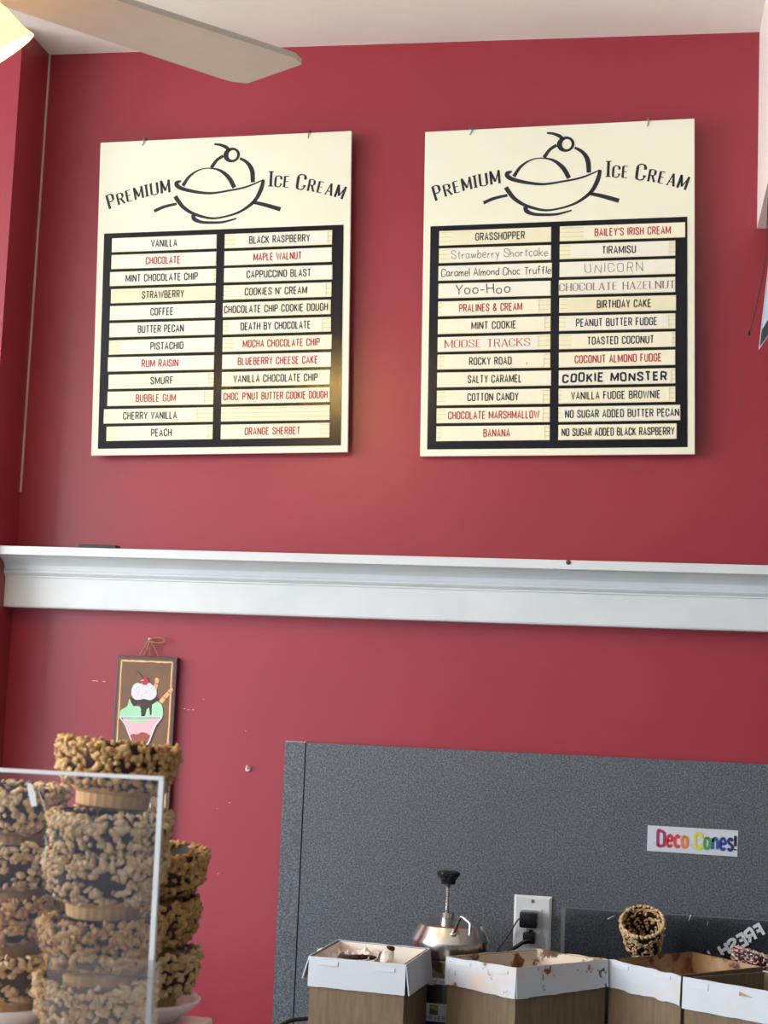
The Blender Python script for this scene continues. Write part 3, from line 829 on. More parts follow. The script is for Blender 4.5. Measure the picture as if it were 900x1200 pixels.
# ------------------------------------------------------------------ outlet, adapters
PLY = -.0122
def build_outlet():
    p = at(603, 1048, PLY); q = at(647, 1051, PLY)
    W = q.x - p.x; H = W * 1.64
    root = empty('power_outlet', (p.x + W / 2, PLY, p.z - H))
    tag(root, 'white wall outlet plate on the grey backsplash with two black plugs in it', 'outlet')
    g = G(); A = [(-W / 2, 0), (W / 2, 0), (W / 2, H), (-W / 2, H)]; s = .0045
    Bq = [(-W / 2 + s, s), (W / 2 - s, s), (W / 2 - s, H - s), (-W / 2 + s, H - s)]
    V = [(x, 0, z) for x, z in A] + [(x, -.003, z) for x, z in A] + [(x, -.0062, z) for x, z in Bq]
    F = [(0, 1, 2, 3)] + [(i, (i + 1) % 4, (i + 1) % 4 + 4, i + 4) for i in range(4)] + [(i + 4, (i + 1) % 4 + 4, (i + 1) % 4 + 8, i + 8) for i in range(4)] + [(8, 9, 10, 11)]
    g.add(V, F).obj('cover_plate', M_PLATE, root)
    G().box(-.0165, .0165, -.0082, -.004, H / 2 - .033, H / 2 + .033, bev=.001).obj('receptacle', M_PLATE, root)
    G().box(-.006, .006, -.0092, -.008, H / 2 - .004, H / 2 + .004, bev=.0005).obj('test_button', M_WHITE, root)
    lt = plain('indicator_amber', (250, 230, 140), .3)
    G().box(.0095, .0125, -.0088, -.008, H / 2 - .026, H / 2 - .0225).obj('indicator', lt, root)
    for z in (H / 2 + .046, H / 2 - .046):
        G().lathe([(0, .0015), (.003, .001), (.0036, 0)], 12).obj('screw', M_WIRE, root, (0, -.006, z), (PI / 2, 0, 0), 40)
    cx, cz_ = root.location.x, root.location.z + H / 2
    a = empty('power_adapter', (cx - .004, PLY - .0083, cz_ + .0185))
    tag(a, 'black plug-in power adapter in the upper socket, thin cord', 'adapter')
    G().box(-.017, .015, -.034, 0, -.0155, .0125, bev=.004).obj('body', M_RUBG, a, smooth=40)
    pts = [at(612.5, 1077, PLY - .03), at(608, 1077, PLY - .03), at(603, 1084, PLY - .02), at(598, 1093, PLY - .012), at(590, 1104, PLY - .012), at(582, 1115, PLY - .014), at(572, 1135, PLY - .018), at(560, 1180, PLY - .03)]
    G().tube([Vector(v) - a.location for v in spline(pts, 6)], .0014, 8).obj('cord', M_RUB, a, smooth=60)
    b = empty('power_plug', (cx - .004, PLY - .0083, cz_ - .017))
    tag(b, 'black plug in the lower socket with a thick cord running down left', 'plug')
    G().box(-.011, .011, -.020, 0, -.009, .010, bev=.003).lathe([(.0085, 0), (.0075, .008), (.005, .014), (0, .014)], 16, (0, 0, 0)).obj('body', M_RUB, b, smooth=40)
    pts = [at(624, 1102, PLY - .022), at(616, 1103, PLY - .025), at(606, 1109, PLY - .02), at(596, 1115, PLY - .016), at(580, 1128, PLY - .02), at(566, 1150, PLY - .03), at(560, 1190, PLY - .04)]
    G().tube([Vector(v) - b.location for v in spline(pts, 6)], [.0052] * 8 + [.0036] * 29, 10).obj('cord', M_RUB, b, smooth=60)
build_outlet()
pts = spline([at(325, 1204, -.10), at(338, 1197, -.09), at(352, 1194.5, -.08), at(375, 1194, -.07), at(420, 1201, -.06), at(470, 1203, -.06)], 6)
c1 = G().tube(pts, .0036, 10).obj('black_cable', M_RUB, smooth=60)
tag(c1, 'black power cord lying low behind the leftmost cardboard box', 'cord')

# ------------------------------------------------------------------ topping pump
def build_pump():
    c = at(527, 1118, -.15)
    cx = c.x; Z = lambda z: z + EYE - .9
    root = empty('topping_warmer', (cx, -.15, .9))
    tag(root, 'steel topping pump with black knob standing between cardboard boxes', 'topping pump')
    G().lathe([(0, Z(-.402)), (.050, Z(-.4025)), (.0545, Z(-.405)), (.0670, Z(-.429)), (.0675, Z(-.431)), (.0675, Z(-.454)), (.0665, Z(-.456)), (.064, Z(-.456)), (.064, Z(-.45))], 64).obj('lid', M_STEEL, root, smooth=28)
    G().lathe([(.058, Z(-.452)), (.064, Z(-.4575)), (.064, Z(-.460)), (.052, Z(-.462)), (.050, Z(-.495)), (.05, Z(-.51))], 48).obj('jar_neck', M_STEEL, root, smooth=30)
    hb = G(); hb.box(-.068, .068, -.064, .064, 0.002, Z(-.497), bev=.006); hb.obj('housing', M_RUBG, root, smooth=40)
    fy = -.0645
    def fx(px): return at(px, 1160, -.2145).x - cx
    def fz(py): return at(510, py, -.2145).z - .9
    lb = G().box(-.066, .066, fy - .0008, fy + .001, fz(1153), fz(1146)).obj('name_band', M_WHITE, root)
    g = G(); write(g, 'ting-us', fx(500.5), fx(521), fz(1151.2), fz(1147) - fz(1151.2), fy - .0012, 'k'); g.obj('lettering', plain('maroon_ink', (96, 34, 46), .5), lb, fix=False)
    G().box(fx(518.5), fx(524.5), fy - .001, fy + .001, fz(1178), fz(1154)).obj('side_bar', M_GREY, root)
    l2 = G().box(fx(484), fx(525.5), fy - .0012, fy + .001, fz(1197), fz(1176)).obj('label_plate', M_WHITE, root)
    g = G()
    x0, x1, z0, z1 = fx(504.3), fx(514.2), fz(1189), fz(1177.5)
    g.box(x0, x1, fy - .0016, fy - .001, z0, z1, 0)
    g.add([(x0 + .001, fy - .0019, z0 + .011), (x0 + .004, fy - .0019, z1 - .001), (x1 - .001, fy - .0019, z1 - .001), (x1 - .001, fy - .0019, z0 + .006)], [(0, 1, 2, 3)], 1)
    g.obj('leaf_mark', [M_DARKGREEN, M_GREEN], l2, fix=False)
    g = G(); write(g, 'SERVER', fx(493.6), fx(523.5), fz(1194.8), fz(1190.8) - fz(1194.8), fy - .0016, 'p'); g.obj('lettering', M_GREYINK, l2, fix=False)
    kx = at(524.5, 1060, -.15).x - cx
    G().lathe([(.0125, Z(-.403)), (.0125, Z(-.396)), (.0115, Z(-.3955)), (.0125, Z(-.395)), (.0125, Z(-.386)), (.006, Z(-.3855)), (.004, Z(-.3855))], 24, (kx, 0, 0)).obj('collar', M_STEEL, root, smooth=30)
    sp_ = []
    turns = 15; z0, z1 = Z(-.386), Z(-.336)
    for i in range(turns * 12 + 1):
        a = 2 * PI * i / 12; sp_.append((kx + .0042 * math.cos(a), .0042 * math.sin(a), z0 + (z1 - z0) * i / (turns * 12)))
    G().tube(sp_, .00085, 5).obj('spring', M_STEEL, root, smooth=60)
    G().tube([(kx, 0, Z(-.39)), (kx, 0, Z(-.33))], .0026, 10).obj('plunger_rod', plain('dark_steel', (90, 90, 92), .3, 1.0), root, smooth=60)
    G().lathe([(0, Z(-.3155)), (.015, Z(-.316)), (.019, Z(-.318)), (.0195, Z(-.321)), (.017, Z(-.326)), (.0125, Z(-.331)), (.0118, Z(-.338)), (.004, Z(-.3385)), (0, Z(-.3385))], 60, (kx, 0, 0), lobes=lambda a: 1 + .05 * math.cos(6 * a)).obj('knob', M_RUBG, root, smooth=45)
    pp = [at(531, 1094, -.205), at(533, 1090, -.208), at(536, 1083, -.212), at(539.2, 1075.5, -.216), at(542, 1075, -.219), at(548, 1079.5, -.226), at(551, 1083, -.23), at(551, 1090, -.232), at(550.5, 1096, -.233)]
    G().tube([Vector(v) - root.location for v in spline(pp, 5)], .0030, 12).obj('spout', M_STEEL, root, smooth=60)
    q = at(531.5, 1095, -.2035) - root.location
    G().lathe([(.0065, -.002), (.007, .002), (.0055, .005), (.0035, .006)], 20).obj('spout_nut', M_STEEL, root, q, (math.radians(38), 0, 0), 40)
build_pump()

# ------------------------------------------------------------------ cardboard boxes
ZR = EYE - .435
def flap(g, p, q, out, zt, h, flare, rr, rag, mi=0, ext=.001, th=.002, hl=None, dip=0.0):
    """white printed band folded over the rim from p to q"""
    n = 36; V = []
    for i in range(n + 1):
        t = i / n
        base = p.lerp(q, t)
        hh = h if hl is None else h + (hl - h) * t
        rg = rag * (noise.noise(Vector((t * 9, rr, 0))) + .5 * noise.noise(Vector((t * 31, rr, 3))))
        tp = zt + .0012 + dip * noise.noise(Vector((t * 6, rr, 9)))
        wv = .0012 * noise.noise(Vector((t * 5, rr, 5)))
        for (off, z) in ((ext, tp), (ext + flare + wv, tp - hh - rg), (ext + flare + wv + th, tp - hh - rg), (ext + th, tp)):
            V.append((base.x + out.x * off, base.y + out.y * off, z))
    F = []
    for i in range(n):
        for k in range(4):
            F.append((i * 4 + k, (i + 1) * 4 + k, (i + 1) * 4 + (k + 1) % 4, i * 4 + (k + 1) % 4))
    F += [(0, 1, 2, 3), (n * 4 + 3, n * 4 + 2, n * 4 + 1, n * 4)]
    g.add(V, F, mi)

def tongue(g, p, q, out, t0, t1, zt, d0, d1, ext):
    a, b = p.lerp(q, t0), p.lerp(q, t1)
    V = [(v.x + out.x * (ext + e), v.y + out.y * (ext + e), zt - z) for e, z in ((0, d0), (.0010, d1), (0, d1 + .0002)) for v in (a, b)]
    V += [(v.x + out.x * (ext - .001), v.y + out.y * (ext - .001), zt - z) for z in (d0, d1) for v in (a, b)]
    g.add(V, [(0, 1, 3, 2), (2, 3, 5, 4), (6, 8, 9, 7), (0, 2, 4, 8, 6), (1, 7, 9, 5, 3), (0, 6, 7, 1), (4, 5, 9, 8)])

def build_box(label, px, flaps, inner, zt=ZR, rim=None):
    C4 = [onz(x, y, zt) for x, y in px]
    C4 = [Vector((v.x, v.y, 0)) for v in C4]
    cen = sum(C4, Vector()) / 4
    root = empty('cardboard_box', (cen.x, cen.y, .9))
    tag(root, label, 'cardboard box', 'cardboard boxes along the back counter')
    P = [v - cen for v in C4]
    z1 = zt - .9
    inn = []
    for i in range(4):
        a = (P[i - 1] - P[i]).normalized(); b = (P[(i + 1) % 4] - P[i]).normalized()
        inn.append(P[i] + (a + b) * .0035)
    V = []; F = []; mi = []
    lo = 0.0
    for loop, z in ((P, lo), (P, z1), (inn, z1), (inn, lo + .004)):
        V += [(v.x, v.y, z) for v in loop]
    for k in range(3):
        for i in range(4):
            j = (i + 1) % 4
            F.append((k * 4 + i, k * 4 + j, k * 4 + 4 + j, k * 4 + 4 + i)); mi.append(0 if k < 2 else 1)
    F.append((3, 2, 1, 0)); mi.append(0); F.append((12, 13, 14, 15)); mi.append(1)
    g = G(); g.V = [Vector(v) for v in V]; g.F = F; g.M = mi
    g.obj('carton', [M_CARD, inner], root)
    for (i, h, hl, flare, rag, mat, tg, dip) in flaps:
        p, q = P[i], P[(i + 1) % 4]
        d = (q - p).normalized(); out = Vector((d.y, -d.x, 0))
        if out.dot(p + q) < 0: out = -out
        g = G(); flap(g, p - d * .002, q + d * .002, out, z1, h, flare, i + len(label) * .37, rag, hl=hl, dip=dip)
        for (t0, t1, d0, d1) in tg: tongue(g, p, q, out, t0, t1, z1, d0, d1, .0035 + flare * d1 / h)
        g.obj('rim_flap', mat, root, smooth=30)
    return root, P, cen

TG1 = [(.09, .30, .004, .011), (.69, .90, .006, .0125)]
bx1 = build_box('cardboard box farthest left, clean white rim, crumpled paper inside', [(364.2, 1121), (474.7, 1130.6), (502, 1112.3), (397, 1102.3)],
    [(0, .0460, .0475, .0015, .0006, M_WC_CLEAN, TG1, .0004), (1, .0475, .050, .006, .001, M_WC_CLEAN, [], .001), (2, .012, .012, .001, .001, M_WC_CLEAN, [], .001), (3, .044, .036, .010, .002, M_WC_CLEAN, [], .001)], M_PAPER)
bx2 = build_box('cardboard box right of the steel pump, rim smeared with chocolate', [(525.3, 1121.9), (605, 1134.5), (710, 1125.3), (629, 1113)],
    [(0, .0420, .0480, .003, .0015, M_WC_MESSY, [(.14, .35, .003, .0085), (.66, .90, .005, .0105)], .001), (1, .0480, .043, .003, .0012, M_WC_MESSY, [], .0006), (2, .012, .012, .001, .001, M_WC_BAD, [], .0015), (3, .012, .012, .001, .001, M_WC_BAD, [], .0015)], M_WC_BAD)
bx3 = build_box('cardboard box below the paper sign, one torn white front flap', [(713.8, 1124.4), (798.2, 1143.1), (894, 1133), (811, 1115)],
    [(0, .0440, .0440, .002, .0018, M_WC_CLEAN, [(.08, .30, .004, .0095), (.66, .88, .004, .0095)], .0035)], M_CARD_DIRTY)
bx4 = build_box('cardboard box in the right corner, clean white front flap with a torn tab', [(802.7, 1145.3), (912, 1164), (1005, 1157), (895, 1138.7)],
    [(0, .0480, .0480, .002, .0006, M_WC_CLEAN, [(.07, .27, .004, .0135)], .0004), (2, .03, .03, .001, .001, M_WC_CLEAN, [], .0004)], M_CARD, zt=ZR)
# the torn tab on the last box shows brown corrugation
r4, P4, _ = bx4
p, q = P4[0], P4[1]; d = (q - p).normalized(); out = Vector((d.y, -d.x, 0)); out = out if out.dot(p + q) > 0 else -out
g = G()
A = [p + d * .095, p + d * .118, p + d * .094]
zz = ZR - .9
V = [(A[0].x + out.x * .0042, A[0].y + out.y * .0042, zz - .0065), (A[1].x + out.x * .0045, A[1].y + out.y * .0045, zz - .0125), (A[2].x + out.x * .0045, A[2].y + out.y * .0045, zz - .0125)]
V += [Vector(v) - out * .0012 for v in V]
g.add(V, [(0, 1, 2), (5, 4, 3), (0, 3, 4, 1), (1, 4, 5, 2), (2, 5, 3, 0)])
g.obj('torn_tab', mat_white_card('torn_corrugation', .18, 160, (150, 120, 96)), r4)

def crumple(name, c, sx, sy, sz, seed, mat, label, cat, n=10):
    V = []; F = []
    for j in range(n + 1):
        for i in range(n + 1):
            u, v = i / n - .5, j / n - .5
            w_ = noise.noise(Vector((u * 4.1 + seed, v * 3.7, seed))) + .6 * noise.noise(Vector((u * 9 + seed, v * 9, 2)))
            V.append((u * sx + .004 * noise.noise(Vector((v * 6, seed, u))), v * sy, w_ * sz))
    for j in range(n):
        for i in range(n):
            a = j * (n + 1) + i; F.append((a, a + 1, a + n + 2, a + n + 1))
    k = len(V)
    o = put(name, mesh(name, V, F, mat), None, c)
    md = o.modifiers.new('thickness', 'SOLIDIFY'); md.thickness = .0006
    tag(o, label, cat); return o
c_ = onz(405, 1113, ZR - .004)
crumple('crumpled_paper', (c_.x, c_.y, ZR - .014), .10, .10, .020, 3.3, M_PAPER, 'crumpled off-white paper liner inside the leftmost cardboard box', 'paper', 14)
pw = G()
bm = bmesh.new(); bmesh.ops.create_icosphere(bm, subdivisions=2, radius=1)
for v in bm.verts:
    v.co = Vector((v.co.x * .011, v.co.y * .009, v.co.z * .016)) * (1 + .45 * noise.noise(v.co * 2.1))
c_ = onz(451, 1121, ZR)
po = pw.bm(bm).obj('paper_wad', M_PAPER, None, (c_.x + .002, c_.y + .012, ZR - .004), (0, .3, .4))
tag(po, 'small white paper wad with a dark tip poking out of the leftmost box', 'paper')
ct = G(); bm = bmesh.new(); bmesh.ops.create_icosphere(bm, subdivisions=2, radius=.006)
for v in bm.verts: v.co = Vector((v.co.x * 1.3, v.co.y, v.co.z * .6)) * (1 + .3 * noise.noise(v.co * 300))
ct.bm(bm).obj('chocolate_tip', M_CHOC, po, (.001, 0, .0165))
c_ = onz(418, 1120, ZR)
ck = G()
for k in range(3):
    bm = bmesh.new(); bmesh.ops.create_icosphere(bm, subdivisions=2, radius=.006)
    for v in bm.verts: v.co = Vector((v.co.x * 1.8, v.co.y, v.co.z * .7)) * (1 + .4 * noise.noise(v.co * 250 + Vector((k, 0, 0)))) + Vector((k * .011, k * .004, 0))
    ck.bm(bm)
cko = ck.obj('chocolate_chunk', M_CHOC, None, (c_.x - .006, c_.y + .022, ZR - .006))
tag(cko, 'dark chocolate crumbs lying on the paper in the leftmost box', 'chocolate')

# ------------------------------------------------------------------ clear panel, decorated cones
ax = at(660, 1063, -.03)
A0 = empty('clear_barrier', (ax.x, -.03, .9))
tag(A0, 'clear acrylic panel with mirrored FRESH decal standing against the grey backsplash', 'clear barrier')
AH = ax.z - .9
G().box(.004, .9, -.002, .002, 0, AH - .0012).obj('sheet', M_ACRD, A0)
G().box(-.003, .004, -.003, .003, 0, AH).obj('edge', M_ACREG, A0)
G().box(.004, .9, -.002, .002, AH - .0012, AH).obj('top_edge', M_ACREG, A0)
O = at(898.2, 1095.8, -.0325); dX = (at(855, 1119.5, -.0325) - O).normalized(); dZ = (at(890.7, 1082.4, -.0325) - O).normalized()
g = G(); hF = .0245
write(g, 'FRESH', 0, .0865, 0, hF, 0, 'b', t=.22)
for kx in (.103,): ribbon(g, [(kx, .003), (kx, .024)], [.0035, .0035], 0)
g.V = [O + dX * v.x + dZ * v.z - A0.location for v in g.V]
g.obj('decal', M_DECAL, A0, fix=False)
sx_ = at(820, 1075, -.0325)
g = G()
for (x, y), (x2, y2), w_ in (((809.5, 1072), (807, 1079), .0022), ((830, 1080), (828.5, 1085), .0012), ((712, 1077), (720, 1073), .0015)):
    a, b = at(x, y, -.0324) - A0.location, at(x2, y2, -.0324) - A0.location
    ribbon(g, [(a.x, a.z), (b.x, b.z)], [w_, w_ * .4], a.y)
g.obj('scratches', M_DECAL, A0, fix=False)

ri = G().box(-.13, .40, -.085, -.045, 0, .078, bev=.003).obj('display_riser', M_RUB, None, (0, 0, .9))
tag(ri, 'low black riser under the decorated cones behind the boxes', 'riser')

def chunks(g, rr, pts, size, squash=(1.2, .72, .6), sub=1, mi=0):
    bm0 = bmesh.new(); bmesh.ops.create_icosphere(bm0, subdivisions=sub, radius=1)
    bv = [v.co.copy() for v in bm0.verts]; bf = [tuple(v.index for v in f.verts) for f in bm0.faces]; bm0.free()
    for p, nrm in pts:
        s = size * rr.uniform(.65, 1.25)
        R = Matrix.Rotation(rr.uniform(0, 6.28), 3, 'Z') @ Matrix.Rotation(rr.uniform(0, 6.28), 3, 'X') @ Matrix.Rotation(rr.uniform(0, 6.28), 3, 'Y')
        S = Vector((s * squash[0] * rr.uniform(.8, 1.3), s * squash[1], s * squash[2]))
        kx = rr.uniform(-.25, .25)
        g.add([p + R @ Vector((v.x * S.x, v.y * S.y * (1 + kx * v.x * 2), v.z * S.z)) for v in bv], bf, mi)

def surf_pts(rr, prof, n, lump=None, inner=0.0, bias=None):
    """random points on a surface of revolution given by (r, z) profile"""
    seg = []
    for (r0, z0), (r1, z1) in zip(prof[:-1], prof[1:]): seg.append(math.hypot(r1 - r0, z1 - z0) * (r0 + r1))
    tot = sum(seg); out = []
    while len(out) < n:
        u = rr.uniform(0, tot); k = 0
        while u > seg[k]: u -= seg[k]; k += 1
        t = u / seg[k]; (r0, z0), (r1, z1) = prof[k], prof[k + 1]
        r = r0 + (r1 - r0) * t; z = z0 + (z1 - z0) * t; a = rr.uniform(0, 2 * PI)
        if bias and rr.random() > bias(a, z): continue
        out.append((Vector((r * math.cos(a), r * math.sin(a), z)), Vector((math.cos(a), math.sin(a), 0))))
    return out

def build_cone(center, axis, label, coat, mat, size, seed, n, rad=.040, length=.15, squash=(1, .75, .6), patch=False):
    root = empty('waffle_cone', center)
    root.rotation_mode = 'QUATERNION'
    root.rotation_quaternion = Vector(axis).normalized().to_track_quat('Z', 'Y')
    tag(root, label, 'waffle cone', 'decorated waffle cones behind the boxes')
    rr = random.Random(seed)
    k = rad / .04
    G().lathe([(.003, -length), (.012 * k, -length * .75), (.030 * k, -.055), (.036 * k, -.02), (.0395 * k, 0), (.037 * k, .001), (.033 * k, -.02), (.027 * k, -.055), (.008 * k, -length * .75), (0, -length * .8)], 40).obj('cone', M_WAF if coat else M_CHOC, root, smooth=60)
    pr_o = [(.0315 * k, -.055), (.0365 * k, -.03), (.0405 * k, -.008), (.042 * k, .001), (.0385 * k, .004)]
    pr_i = [(.0385 * k, .004), (.0355 * k, -.005), (.032 * k, -.022), (.026 * k, -.06), (.006, -.085)]
    ch = G().lathe(pr_o + pr_i[1:], 40)
    for v in ch.V:
        v += Vector((v.x, v.y, 0)).normalized() * .0015 * noise.noise(v * 90)
    ch.obj('chocolate_coating', M_CHOC, root, smooth=60)
    if coat:
        ng = G()
        chunks(ng, rr, surf_pts(rr, pr_o, n), size, squash)
        chunks(ng, rr, surf_pts(rr, pr_i, int(n * .8)), size, squash)
        chunks(ng, rr, [(Vector(((.040 * k) * math.cos(a), (.040 * k) * math.sin(a), .004)), None) for a in [rr.uniform(0, 6.28) for _ in range(n // 4)]], size, squash)
        tag(ng.obj(coat, mat, root, smooth=60, fix=False), kind='stuff')
    return root
build_cone(at(753, 1082, -.135), (-.05, -.62, .78), 'upright waffle cone coated in chopped nuts, left of the FRESH decal', 'nut_coating', M_NUT2, .0038, 5, 430, rad=.036)
build_cone(at(894, 1121.5, -.11), (.2, .12, .9), 'waffle cone coated in red, white and blue sprinkles below the FRESH decal', 'sprinkle_coating', M_SPR, .0022, 8, 1100, rad=.050, squash=(1.5, .6, .6))
build_cone(at(836, 1125, -.064), (-.05, -.05, .95), 'dark chocolate dipped waffle cone behind the box under the paper sign', None, None, 0, 2, 0, rad=.030, length=.13)

# ------------------------------------------------------------------ nut bowls, saucers and the clear guard
def bowl_proto(seed, nut, n, dens):
    root = empty('waffle_bowl', (0, 0, 0))
    rr = random.Random(seed)
    ribs = lambda a: 1 + .012 * math.cos(28 * a)
    G().lathe([(0, .0), (.031, .0), (.0335, .002), (.0345, .013), (.0385, .016), (.041, .018), (.048, .035), (.0535, .057), (.051, .058), (.045, .037), (.036, .02), (0, .015)], 112, lobes=ribs).obj('bowl', M_WAF, root, smooth=40)
    po = [(.040, .0175), (.046, .022), (.0515, .034), (.0545, .047), (.056, .058)]
    pi = [(.056, .058), (.0535, .061), (.050, .057), (.045, .042), (.037, .024), (0, .019)]
    ch = G().lathe(po + pi[1:], 64)
    for v in ch.V:
        q = Vector((v.x, v.y, 0))
        if q.length > .01: v += q.normalized() * .0022 * noise.noise(Vector((v.x, v.y, v.z)) * 60 + Vector((seed, 0, 0)))
        v.z += .0018 * noise.noise(Vector((v.x, v.y, 0)) * 50 + Vector((0, seed, 0)))
    ch.obj('chocolate_coating', M_CHOC, root, smooth=60)
    ng = G()
    bias = lambda a, z: dens + (1 - dens) * max(0, min(1, .5 + 1.3 * noise.noise(Vector((math.cos(a) * 1.6, math.sin(a) * 1.6, z * 45 + seed)))))
    chunks(ng, rr, surf_pts(rr, po, n, bias=bias), .0050)
    chunks(ng, rr, surf_pts(rr, po[-2:] + pi[1:3], int(n * .5)), .0044)
    tag(ng.obj('nut_coating', nut, root, smooth=60, fix=False), kind='stuff')
    return root
PROTO = [bowl_proto(1, M_NUT, 480, .85), bowl_proto(2, M_NUT2, 360, .4), bowl_proto(3, M_NUT2, 430, .7)]
used = [False] * 3
SZ = cz + .0004
def saucer(x, y, label):
    o = G().lathe([(0, .002), (.030, .002), (.031, 0), (.036, 0), (.040, .004), (.0545, .015), (.0578, .018), (.0583, .0205), (.057, .0212), (.0505, .0185), (.038, .0085), (0, .0085)], 64).obj('saucer', M_CERAM, None, (x, y, SZ), smooth=35)
    tag(o, label, 'saucer', 'white saucers under the nut bowls'); return o
STACKS = [  # px of the centre, depth, number, height of the pitch, words
    (122, -1.45, ['topmost of the front stack, rising above the clear guard', 'second from top of the front stack, behind the clear guard', 'middle one of five in the front stack behind the clear guard', 'second from bottom of the front stack, behind the clear guard', 'lowest of the front stack, behind the clear guard'], .0543, (0, 2, 1, 0, 2)),
    (4, -1.37, ['topmost of the stack cut by the left picture edge', 'second from top in the stack at the left picture edge', 'second from bottom in the stack at the left picture edge', 'lowest of the stack cut by the left picture edge'], .0540, (2, 1, 0, 1)),
    (172, -1.30, ['topmost of the rear stack, right of the clear guard edge', 'middle of the rear stack, right of the clear guard edge', 'lowest of the rear stack, on a white saucer beside the guard'], .0500, (0, 0, 1)),
]
SAUC = ['white saucer under the front stack of nut bowls', 'white saucer under the nut bowls at the left picture edge', 'white saucer under the rear stack of three nut bowls']
rb = random.Random(11)
LEV = [0, .0505, .113, .149, .2125]
for si, (px, Y, words, pitch, kinds) in enumerate(STACKS):
    ctr = at(px, 1100, Y)
    saucer(ctr.x, Y, SAUC[si])
    n = len(words)
    for i, (wd, kd) in enumerate(zip(words, kinds)):
        lvl = n - 1 - i
        if not used[kd]: o = PROTO[kd]; used[kd] = True
        else: o = copy_tree(PROTO[kd])
        o.location = (ctr.x + rb.uniform(-.003, .003), Y + rb.uniform(-.003, .003), SZ + .009 + (LEV[lvl] if si == 0 else pitch * lvl))
        o.rotation_euler = (rb.uniform(-.03, .03), rb.uniform(-.03, .03), rb.uniform(0, 6.28))
        if si == 0 and i == 0: o.rotation_euler = (.02, .075, 1.0)
        tag(o, 'nut-coated waffle bowl, ' + wd, 'waffle bowl', 'nut-coated waffle bowls in stacks')

gy = -1.545
ga, gb = at(0, 905, gy), at(193, 910, gy)
G0 = empty('acrylic_guard', (gb.x, gy, cz))
tag(G0, 'clear acrylic guard sheet standing in front of the stacked nut bowls', 'sneeze guard')
GH = gb.z - cz
gs = Matrix.Rotation(-.012, 4, 'Y')
G().box(-.40, -.0045, -.0022, .0022, .002, GH - .0034).obj('sheet', M_ACR, G0)
G().box(-.40, 0, -.0026, .0026, GH - .0034, GH, bev=.0006).obj('top_edge', M_ACRE, G0)
G().box(-.0045, 0, -.0026, .0026, .001, GH - .0034).obj('side_edge', M_ACRE, G0)
G().box(-.40, .002, -.012, .012, 0, .002).obj('foot', M_ACR2, G0)
pa, pb, pc = at(56, 1137, gy - .004), at(187, 1140, gy - .004), at(187, 1126, gy - .004)
pk = G(); pk.box(pa.x - gb.x, pb.x - gb.x, -.0062, -.0044, .002, pa.z - cz)
pk.obj('label_pocket', M_ACR2, G0)
G().box(pa.x - gb.x, pb.x - gb.x, -.0064, -.0024, pa.z - cz, pc.z - cz).obj('pocket_lip', M_ACR2, G0)
mk = G()  # reflections and highlights on the sheet, painted as pale strokes
for (x0, y0), (x1, y1), w0, w1 in (((34, 918), (40, 945), .0062, .0050), ((44, 924), (54, 953), .0007, .0004), ((54, 980), (52, 1012), .0007, .0012)):
    a, b = at(x0, y0, gy - .0023) - G0.location, at(x1, y1, gy - .0023) - G0.location
    ribbon(mk, [(a.x, a.z), ((a.x + b.x) / 2 + .0005, (a.z + b.z) / 2), (b.x, b.z)], [w0 * .6, w0, w1], -.0024)
mk.obj('painted_reflections', M_ACRE, G0, fix=False)

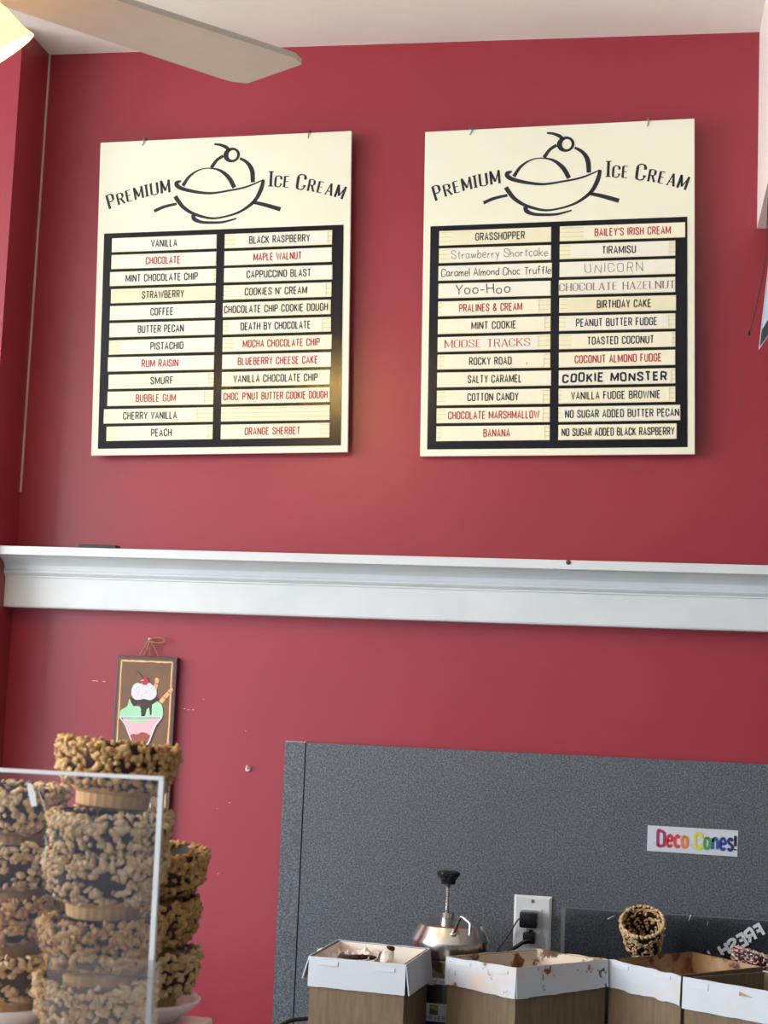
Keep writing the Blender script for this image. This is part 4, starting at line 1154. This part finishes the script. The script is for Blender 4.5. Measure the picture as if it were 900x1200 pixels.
# ------------------------------------------------------------------ ceiling fan with lamp
def build_fan():
    zb = .85 + EYE
    hub = Vector((-.950, -1.288, zb))
    root = empty('ceiling_fan', (hub.x, hub.y, CEIL))
    tag(root, 'white ceiling fan with a glowing lamp, one blade reaching in at the top left', 'ceiling fan')
    dz = zb - CEIL
    G().lathe([(0, 0), (.07, 0), (.07, -.02), (.05, -.05), (.02, -.06), (0, -.06)], 32).obj('canopy', M_BRASS, root, smooth=40)
    G().tube([(0, 0, -.05), (0, 0, dz + .06)], .012, 16).obj('downrod', M_BRASS, root, smooth=60)
    G().lathe([(0, dz + .075), (.05, dz + .07), (.10, dz + .045), (.11, dz + .015), (.10, dz - .02), (.06, dz - .04), (.045, dz - .07), (0, dz - .075)], 40).obj('motor', plain('fan_motor_white', (220, 214, 204), .35), root, smooth=40)
    base = math.atan2(.737, .675)
    for k in range(5):
        a = base + k * 2 * PI / 5
        g = G(); n = 24
        top = []
        pr = []
        for i in range(n + 1):
            t = i / n; x = .16 + .455 * t
            w_ = .069 + .016 * t
            if t > .94: w_ -= .016 * ((t - .94) / .06) ** 2
            pr.append((x, w_))
        loop = [(x, w_) for x, w_ in pr] + [(x, -w_) for x, w_ in reversed(pr)]
        pitch = .10
        A = [(x, y, y * pitch + .004) for x, y in loop]; Bq = [(x, y, y * pitch - .004) for x, y in loop]
        g.hull(A, Bq)
        bl = g.obj('blade', M_FAN, root, (0, 0, dz), (0, 0, a))
        G().box(.09, .22, -.02, .02, -.012, -.004, bev=.002).obj('blade_arm', M_BRASS, bl)
    sh = NT('lamp_glass')
    tl = sh.node('ShaderNodeBsdfTranslucent'); tl.inputs[0].default_value = (1, .86, .50, 1)
    df = sh.node('ShaderNodeBsdfDiffuse'); df.inputs[0].default_value = (.95, .88, .62, 1)
    em = sh.node('ShaderNodeEmission'); em.inputs[0].default_value = (1, .80, .32, 1); em.inputs[1].default_value = 0.75
    mx = sh.node('ShaderNodeMixShader'); mx.inputs[0].default_value = .3
    ad = sh.node('ShaderNodeAddShader')
    sh.link(tl.outputs[0], mx.inputs[1]); sh.link(df.outputs[0], mx.inputs[2]); sh.link(mx.outputs[0], ad.inputs[0]); sh.link(em.outputs[0], ad.inputs[1])
    sh.link(ad.outputs[0], sh.out.inputs['Surface'])
    mouth = at(-1, 66, -1.16)
    ang0 = math.atan2(mouth.y - hub.y, mouth.x - hub.x); R0 = math.hypot(mouth.y - hub.y, mouth.x - hub.x); mz = mouth.z - CEIL
    for k in range(3):
        a = ang0 + k * 2 * PI / 3
        er = Vector((math.cos(a), math.sin(a), 0))
        ax_ = (er * .62 + Vector((0, 0, -.74))).normalized()
        mc = er * R0 + Vector((0, 0, mz))
        g = G().lathe([(.014, -.085), (.022, -.082), (.032, -.065), (.040, -.04), (.044, -.015), (.050, 0), (.0485, .0), (.0425, -.015), (.0385, -.04), (.0305, -.064), (.014, -.08)], 40)
        s_ = g.obj('lamp_shade', sh.m, root, mc, smooth=50)
        s_.rotation_mode = 'QUATERNION'; s_.rotation_quaternion = ax_.to_track_quat('Z', 'Y')
        nk = mc - ax_ * .082
        G().tube([(0, 0, dz - .07), er * (R0 * .3) + Vector((0, 0, dz - .072)), nk], .008, 10).obj('lamp_arm', M_BRASS, root, smooth=60)
        L_ = bpy.data.lights.new('lamp_bulb', 'POINT'); L_.energy = 8.5; L_.color = (1, .67, .22); L_.shadow_soft_size = .02
        lo = bpy.data.objects.new('lamp_bulb', L_); COL.objects.link(lo); lo.parent = root; lo.location = mc - ax_ * .035
build_fan()

# ------------------------------------------------------------------ hanging pennant and cord, right edge
def build_pennant():
    Y = -.55
    tip = at(889, 410, Y)
    a, b = at(917, 165, Y), at(1010, 240, Y)
    root = empty('hanging_pennant', tip)
    tag(root, 'pale blue pointed pennant with dark border hanging at the right picture edge', 'pennant')
    def tri(s, y0, y1):
        c = (tip + a + b) / 3
        pts = [c + (v - c) * s - tip for v in (tip, a, b)]
        return [(p.x, y0 + 0, p.z) for p in pts], [(p.x, y1, p.z) for p in pts]
    G().hull(*tri(1.0, -.0015, .0015)).obj('card', M_WHITE, root)
    G().hull(*tri(.975, -.002, -.0014)).obj('dark_border', plain('dark_grey_print', (52, 58, 66), .5), root)
    l1 = at(892, 387, Y); bq = at(1000, 200, Y)
    bl = [(v.x - tip.x + .001, v.z - tip.z) for v in (l1, a, bq)]
    G().prism(bl, -.0027, -.0019).obj('blue_face', plain('pale_blue_print', (190, 208, 226), .5), root)
    mid = (a + b) / 2 - tip
    G().tube([mid, Vector((mid.x, 0, CEIL - tip.z - .001))], .0008, 6).obj('string', M_RUB, root)
    pts = spline([at(906, 150, Y + .1), at(900, 240, Y + .1), at(897, 300, Y + .1), at(887, 355, Y + .1), at(878, 391, Y + .1)], 8)
    top = Vector((pts[0][0] + .01, Y + .1, CEIL - .001))
    base = Vector(pts[-1])
    co = empty('dangling_streamer', base)
    tag(co, 'thin dark streamer dangling left of the pale blue pennant', 'streamer')
    G().tube([top - base] + [Vector(p) - base for p in pts], .0009, 6).obj('line', plain('dark_cord', (60, 46, 46), .7), co, smooth=60)
    G().lathe([(0, -.003), (.002, -.002), (.0022, .002), (.0009, .005)], 12).obj('end_bead', M_RUB, co, smooth=50)
build_pennant()
